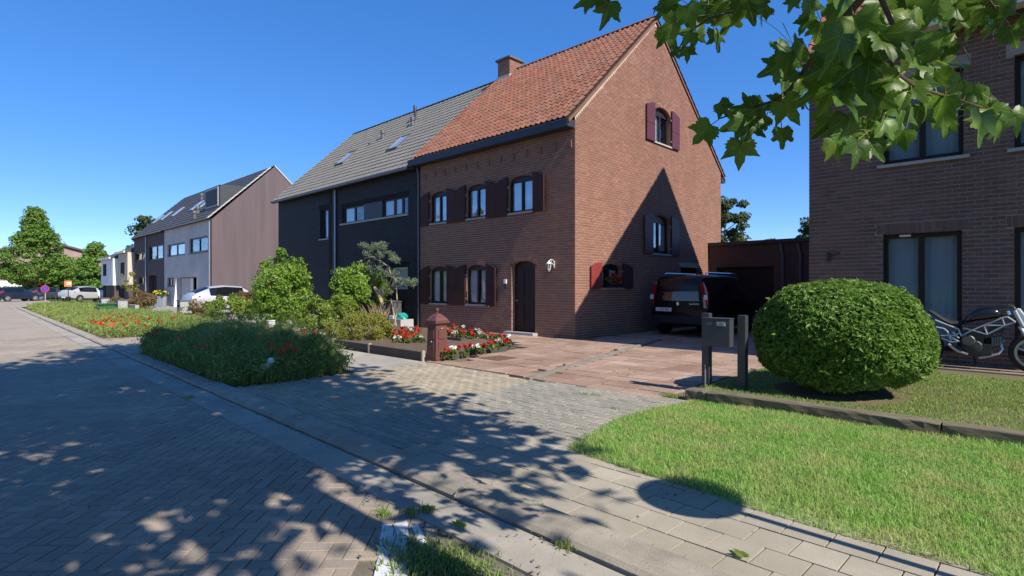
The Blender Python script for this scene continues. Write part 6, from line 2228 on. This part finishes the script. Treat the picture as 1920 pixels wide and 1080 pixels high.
q0 = np.array([-.55, 2.05, 2.35])
rel = P - q0
tt = rel @ sd
dist = np.linalg.norm(rel - tt[:, None] * sd, axis=1)
P = P[~((dist < .8) & (tt > 0) & (g.random(len(P)) < .8))]  # unseen crown thinned towards the sun so light reaches the hanging branch
tag(link('crown', leaf_mesh('crown', P, .205, np.tile([[0, 0, 1.0]], (len(P), 1)), aspect=.85, seed=92, jitter=.8), l_tree, pt), kind='stuff')
for k in range(0, K, 4):
    c = C[k]
    m_ = Vector((TX - .5, TY - .35, 3.6 + .3 * (c[2] - 3.6)))
    if not in_view(c, .08):
        mid = m_.lerp(Vector(c), .5) + Vector((0, 0, .25))
        if not in_view(mid, .08):
            lm.tube([tuple(m_), tuple(mid), tuple(c)], [.04, .025, .008], 5)
lm.build('limb', bpy.data.materials['plane_bark'], pt, smooth=True)


def plane_leaf(seed):
    """five-lobed toothed leaf about 1 unit long, stem at the origin, tip towards +y, folded, cupped and curled"""
    g = random.Random(seed)
    lobes = [(0.0, 1.0, .20), (.88, .78, .24), (1.75, .56, .26)]       # angle from the tip, length, half width
    pts = []
    n = 46
    for i in range(n + 1):
        a = 2.55 * i / n
        r = .50
        for la, ll, lw in lobes:
            q = (a - la) / (lw * 2.1)
            r = max(r, ll * max(0.0, 1 - abs(q) ** 1.15 * .62))
        r *= 1 + .055 * math.sin(a * 21 + seed) + g.gauss(0, .012)
        pts.append((r * math.sin(a) * .92, .26 + r * math.cos(a) * .74))
    pts[0] = (0, pts[0][1])
    pts.append((.03, .06))
    cu, fo, tw = g.uniform(.05, .55), g.uniform(.05, .4), g.gauss(0, .25)
    w1, w2 = g.random() * 6, g.random() * 6

    def z(x, y):
        return fo * abs(x) - cu * (y - .2) ** 2 + tw * x * y + .035 * math.sin(9 * x + w1) * math.sin(8 * y + w2) - .35 * x * x
    V, Fa = [], []
    for s in (1, -1):
        b = len(V)
        m = len(pts)
        for f in (1.0, .66, .33):
            for x, y in pts:
                xx, yy = s * x * f, .24 + (y - .24) * f
                V.append((xx, yy, z(xx, yy)))
        c = len(V)
        V.append((0, .24, z(0, .24)))
        for k in range(2):
            for i in range(m - 1):
                q = (b + k * m + i, b + (k + 1) * m + i, b + (k + 1) * m + i + 1, b + k * m + i + 1)
                Fa.append(q[::-1] if s > 0 else q)
        for i in range(m - 1):
            q = (b + 2 * m + i, c, b + 2 * m + i + 1)
            Fa.append(q[::-1] if s > 0 else q)
        # strip between the last rim point and the midrib
        q = (b + m - 1, b + 2 * m - 1, b + 3 * m - 1, c)
        V.append((0, .02, z(0, .02)))
        Fa.append((len(V) - 1, b + m - 1, b + 2 * m - 1, b + 3 * m - 1, c))
    me = bpy.data.meshes.new('leaf')
    me.from_pydata(V, [], Fa)
    return me


m_pl = M('plane_leaf', (.045, .10, .014), .40, palette=[(.062, .135, .014), (.095, .18, .018), (.048, .11, .012), (.155, .235, .03)], rand=.25, trans=.46, spec=.3)


def add_veins(m):
    """pale midrib and side veins in the leaf's own coordinates"""
    N, L = m.node_tree.nodes, m.node_tree.links
    tc = N.new('ShaderNodeTexCoord')
    sp_ = N.new('ShaderNodeSeparateXYZ')
    L.new(tc.outputs['Object'], sp_.inputs[0])

    def mt(op, a, b=None):
        x = N.new('ShaderNodeMath')
        x.operation = op
        for s_, v in ((x.inputs[0], a), (x.inputs[1], b)):
            if v is None: continue
            if isinstance(v, (int, float)): s_.default_value = v
            else: L.new(v, s_)
        return x.outputs[0]
    ax = mt('ABSOLUTE', sp_.outputs[0])
    y = sp_.outputs[1]
    d = ax
    for ang, y0 in ((.70, .10), (-.05, .14), (.85, .42), (.85, .62)):
        c, s_ = math.cos(ang), math.sin(ang)
        dist = mt('ABSOLUTE', mt('SUBTRACT', mt('MULTIPLY', ax, s_), mt('MULTIPLY', mt('SUBTRACT', y, y0), c)))
        d = mt('MINIMUM', d, mt('ADD', dist, .006))
    mr = N.new('ShaderNodeMapRange')
    mr.inputs[1].default_value = .004
    mr.inputs[2].default_value = .018
    mr.inputs[3].default_value = .55
    mr.inputs[4].default_value = 0.0
    L.new(d, mr.inputs[0])
    for nd in list(N):
        if nd.type in ('BSDF_PRINCIPLED', 'HUE_SAT'):
            sk = nd.inputs['Base Color'] if nd.type == 'BSDF_PRINCIPLED' else nd.inputs['Color']
            src = sk.links[0].from_socket
            mx = N.new('ShaderNodeMix')
            mx.data_type = 'RGBA'
            L.new(mr.outputs[0], mx.inputs[0])
            L.new(src, mx.inputs[6])
            mx.inputs[7].default_value = (.24, .32, .09, 1)
            L.new(mx.outputs[2], sk)


add_veins(m_pl)
pls = []
for s in range(9):
    me = plane_leaf(s)
    me.polygons.foreach_set('use_smooth', [True] * len(me.polygons))
    me.materials.append(m_pl)
    pls.append(me)
# leaves seen in the photograph: (px, py, width in photo pixels, turn of the tip from straight down, depth)
LV = [(1095, 2, 50, 60, 2.9), (1140, 22, 62, 10, 2.9), (1128, 6, 40, -40, 2.9),
      (1240, 22, 40, 20, 2.6), (1262, 8, 55, -60, 2.6), (1272, 36, 62, 15, 2.5), (1256, 66, 62, -15, 2.5), (1298, 20, 55, 60, 2.5), (1312, 42, 50, -10, 2.5), (1290, 72, 40, 40, 2.5), (1303, 70, 46, 30, 2.5), (1289, 100, 36, 0, 2.5), (1268, 100, 26, -30, 2.5), (1334, 20, 60, -30, 2.4),
      (1365, 45, 66, 15, 2.3), (1345, 72, 55, -25, 2.3), (1404, 12, 90, -20, 2.2), (1428, 18, 50, 40, 2.2), (1484, 8, 34, 10, 2.4), (1376, 10, 55, 70, 2.4),
      (1521, 18, 55, -40, 2.2), (1510, 45, 45, 30, 2.2), (1535, 60, 50, 10, 2.1), (1465, 95, 60, -30, 2.1), (1450, 128, 66, 60, 2.1), (1478, 120, 60, 0, 2.0), (1492, 92, 60, 20, 2.0), (1470, 155, 66, -10, 2.0), (1500, 150, 60, 30, 1.95),
      (1480, 205, 80, -30, 1.95), (1455, 195, 50, 60, 2.0), (1500, 190, 55, 0, 1.9), (1466, 258, 52, -12, 2.0), (1398, 205, 62, 75, 2.1), (1425, 200, 46, 30, 2.1), (1357, 205, 46, -50, 2.15), (1375, 235, 70, 60, 2.1), (1402, 240, 88, 15, 2.05), (1388, 285, 74, -10, 2.05), (1318, 250, 62, 35, 2.15), (1425, 225, 50, 60, 2.05),
      (1560, 30, 90, 20, 1.85), (1590, 12, 90, -40, 1.85), (1570, 95, 150, 35, 1.6), (1610, 60, 130, -30, 1.6), (1640, 95, 150, 10, 1.6), (1600, 130, 150, 50, 1.65), (1675, 40, 95, 5, 1.75), (1690, 80, 120, -35, 1.65), (1662, 85, 110, -10, 1.6),
      (1540, 130, 100, 60, 1.8), (1555, 180, 115, 25, 1.75), (1530, 175, 80, 60, 1.85), (1585, 190, 130, -25, 1.7), (1620, 165, 120, 40, 1.75), (1640, 200, 120, 0, 1.75), (1655, 150, 100, 70, 1.75), (1690, 130, 90, -20, 1.75), (1700, 175, 105, 20, 1.8),
      (1545, 235, 90, 60, 1.85), (1590, 245, 120, 10, 1.75), (1570, 275, 80, -20, 1.8), (1605, 285, 75, 15, 1.8), (1640, 280, 66, -25, 1.8), (1628, 250, 90, -40, 1.8), (1690, 215, 90, 30, 1.8), (1680, 258, 75, 55, 1.85), (1655, 235, 80, 20, 1.8),
      (1720, 120, 80, 60, 1.9), (1740, 90, 75, 75, 1.95), (1765, 85, 66, 80, 2.0), (1785, 118, 70, 80, 2.0), (1745, 150, 80, 30, 1.9), (1725, 165, 80, -30, 1.9), (1760, 205, 85, 10, 1.95), (1735, 195, 80, -20, 1.9), (1785, 165, 70, 40, 2.0), (1770, 230, 62, -10, 2.0), (1720, 220, 70, 20, 1.9),
      (1820, 185, 60, 70, 2.0), (1850, 192, 62, 30, 2.0), (1838, 238, 108, 10, 1.85), (1868, 222, 78, -35, 1.9), (1905, 226, 66, -20, 2.0), (1845, 215, 60, 60, 1.95), (1865, 240, 70, 25, 1.9), (1800, 190, 55, 60, 2.0),
      (1745, 20, 90, 20, 1.9), (1720, 40, 80, -30, 1.9), (1775, 8, 90, 40, 1.9), (1800, 25, 90, -10, 1.9), (1820, 42, 60, 10, 1.95), (1850, 15, 90, 30, 1.9), (1880, 30, 95, -20, 1.85), (1862, 45, 62, 60, 1.9), (1912, 40, 80, 10, 1.85), (1900, 68, 55, -12, 1.9), (1830, 5, 70, 60, 1.9), (1700, 10, 80, 0, 1.9), (1640, 15, 90, 60, 1.8)]
# hanging branches and twigs
br_ = MB()
BP = []


def tw(pts, r0, r1):
    q = [at_depth(*p) for p in pts]
    k = len(q)
    for a_, b_ in zip(q[:-1], q[1:]):
        BP.extend(a_.lerp(b_, t_ / 4.0) for t_ in range(4))
    br_.tube(q, [r0 + (r1 - r0) * i / (k - 1) for i in range(k)], 6)


tw([(1990, -260, 1.5), (1800, -120, 1.6), (1640, -30, 1.7), (1560, 60, 1.8), (1510, 130, 1.95), (1480, 170, 2.0), (1450, 190, 2.05), (1400, 205, 2.1), (1350, 222, 2.15)], .016, .003)
tw([(1640, -30, 1.7), (1680, 60, 1.7), (1672, 130, 1.75), (1660, 200, 1.75), (1640, 260, 1.8)], .009, .003)
tw([(1672, 130, 1.75), (1720, 165, 1.85), (1790, 185, 1.95), (1850, 205, 1.95), (1890, 212, 2.0)], .006, .0025)
tw([(1640, -30, 1.7), (1500, -30, 2.1), (1400, 15, 2.25), (1330, 35, 2.4), (1290, 60, 2.5), (1268, 100, 2.55)], .009, .003)
tw([(1330, -40, 2.5), (1230, -30, 2.7), (1150, -10, 2.85), (1135, 15, 2.9)], .007, .003)
tw([(1800, -120, 1.6), (1840, -20, 1.8), (1870, 20, 1.85)], .008, .003)
bro = br_.build('branch', M('twig_bark', (.10, .07, .04), .8), pt, smooth=True)
stk = MB()
g_ = random.Random(17)
for k in range(36):
    zone = ((1480, 1800, 0, 230), (1640, 1920, -10, 60), (1240, 1440, -10, 50), (1540, 1780, 40, 260))[k % 4]
    LV.append((g_.uniform(*zone[:2]), g_.uniform(*zone[2:]), g_.uniform(38, 66), g_.uniform(-70, 70), g_.uniform(2.1, 2.7)))
camv = Vector((-_F[0], -_F[1], 0))
rightv = Vector((_R[0], _R[1], 0))
for k, (px, py, wpx, turn, dep) in enumerate(LV):
    dep = dep + g_.uniform(-.05, .05)
    c = at_depth(px, py, dep)
    size = min(wpx, 60 + .5 * (wpx - 60)) / FPX * dep * .86
    a = math.radians(turn + g_.gauss(0, 10))
    tip = (Vector((0, 0, -1)) * math.cos(a) + rightv * (-math.sin(a)))
    nrm = camv + Vector((g_.gauss(0, .45), g_.gauss(0, .45), g_.gauss(.15, .4)))
    tip = (tip + camv * g_.gauss(0, .25)).normalized()
    nrm = (nrm - nrm.dot(tip) * tip).normalized()
    sx_ = tip.cross(nrm)
    o = bpy.data.objects.new('leaf', pls[k % 9])
    COL.objects.link(o)
    o.parent = bro
    R_ = Matrix((sx_, tip, nrm)).transposed().to_4x4()
    base_ = c - tip * size * .45
    o.matrix_basis = Matrix.Translation(base_) @ R_ @ Matrix.Scale(size, 4)
    near_ = min(BP, key=lambda q_: (q_ - base_).length)
    gap_ = near_ - base_
    up_ = base_ + gap_ * min(1.0, .30 / max(gap_.length, .01))
    stk.tube([base_ + tip * size * .05, base_.lerp(up_, .5) - tip * .012, up_], .0016, 4)
tag(stk.build('twigs', M('petiole', (.16, .17, .05), .6), bro), kind='stuff')

# a few fallen leaves
for px, py, lab in ((1397, 1045, 'green fallen leaf lying on the grey pavement tiles'), (865, 988, 'green and brown fallen leaf at the foot of the kerb')):
    c = G(px, py, .03)
    o = bpy.data.objects.new('fallen_leaf', pls[2].copy())
    COL.objects.link(o)
    o.data.materials.clear()
    o.data.materials.append(l_pier)
    o.location = (c[0], c[1], c[2])
    o.scale = (.09, .09, .06)
    o.rotation_euler = (.25, .1, 1.2)
    tag(o, lab, 'leaf')

# ------------------------------------------------------------------ the other side of the street, mirrored in the windows
m_oroof = M('orange_roof', (.34, .12, .07), .7, (.25, .1, .06), 1, .5)
for x0, x1, lab in ((-15, 3, 'brick house with orange roof across the street, mirrored in the right windows'), (-64, -42, 'long brick house with orange roof across the street, mirrored in the upper windows')):
    oh = thing('opposite_house', lab, 'house', ((x0 + x1) / 2, -17, 0))
    MB().prism([(x0, -14, 0), (x0, -23, 0), (x0, -23, 5.2), (x0, -18.5, 9.3), (x0, -14, 5.2)], (x1 - x0, 0, 0)).build('wall', m_jamb, oh)
    mb = MB()
    for (ya, za), (yb, zb) in (((-13.7, 5.05), (-18.5, 9.35)), ((-18.5, 9.35), (-23.3, 5.05))):
        mb.prism([(x0 - .1, ya, za), (x0 - .1, yb, zb), (x0 - .1, yb, zb + .2), (x0 - .1, ya, za + .2)], (x1 - x0 + .2, 0, 0))
    mb.build('roof', m_oroof, oh)
    k = x0 + 1.5
    while k < x1 - 1.5:
        for z0, z1 in ((.9, 2.2), (3.4, 4.6)):
            MB().box(k, k + 1.2, -14.0, -13.95, z0, z1).build('window', m_dark, oh)
        k += 2.6
for x, y, H, lab in ((-9, -9.5, 7, 'round tree across the street before the nearer orange roof'), (-36, -10, 8, 'round tree across the street beside the long orange roof'), (-52, -10, 7, 'round tree across the street before the long house')):
    tree(lab, (x, y), H, 2.6, l_tree, 3000, .3, int(-x), 'trees across the street', .28, 30, .5)

# dry leaf bits and grit along the gutter, kerb and pavement
g = np.random.default_rng(63)
lp = []
for k in range(260):
    x = -1.6 - 11 * g.random()
    y = ky(x) + (g.normal(-.03, .02) if k % 3 else g.normal(.1, .5))
    lp.append((x, y, .016 if y < ky(x) else .072 if y < ky(x) + .27 else .028))
for px, py, s_, n_ in ((900, 1040, .20, 16), (1000, 1060, .2, 14), (1040, 1020, .15, 12), (760, 960, .2, 16), (1300, 930, .4, 50), (300, 850, 1.0, 60), (500, 900, .7, 50), (1000, 780, .8, 70), (1150, 720, 1.0, 50)):
    c = G(px, py, .02)
    for k in range(n_):
        lp.append((c[0] + g.normal(0, s_), c[1] + g.normal(0, s_ * .5), .022))
P = np.array(lp)
tag(link('leaf_litter', leaf_mesh('leaf_litter', P, .020, np.tile([[0, 0, 1.0]], (len(P), 1)), aspect=.6, seed=64, jitter=.3, sizevar=.7), M('litter', (.14, .09, .045), .9, palette=[(.16, .10, .05), (.08, .06, .03), (.22, .17, .08), (.10, .12, .04)], rand=.3)), 'dry leaf bits along the gutter and paving', 'litter', kind='stuff')
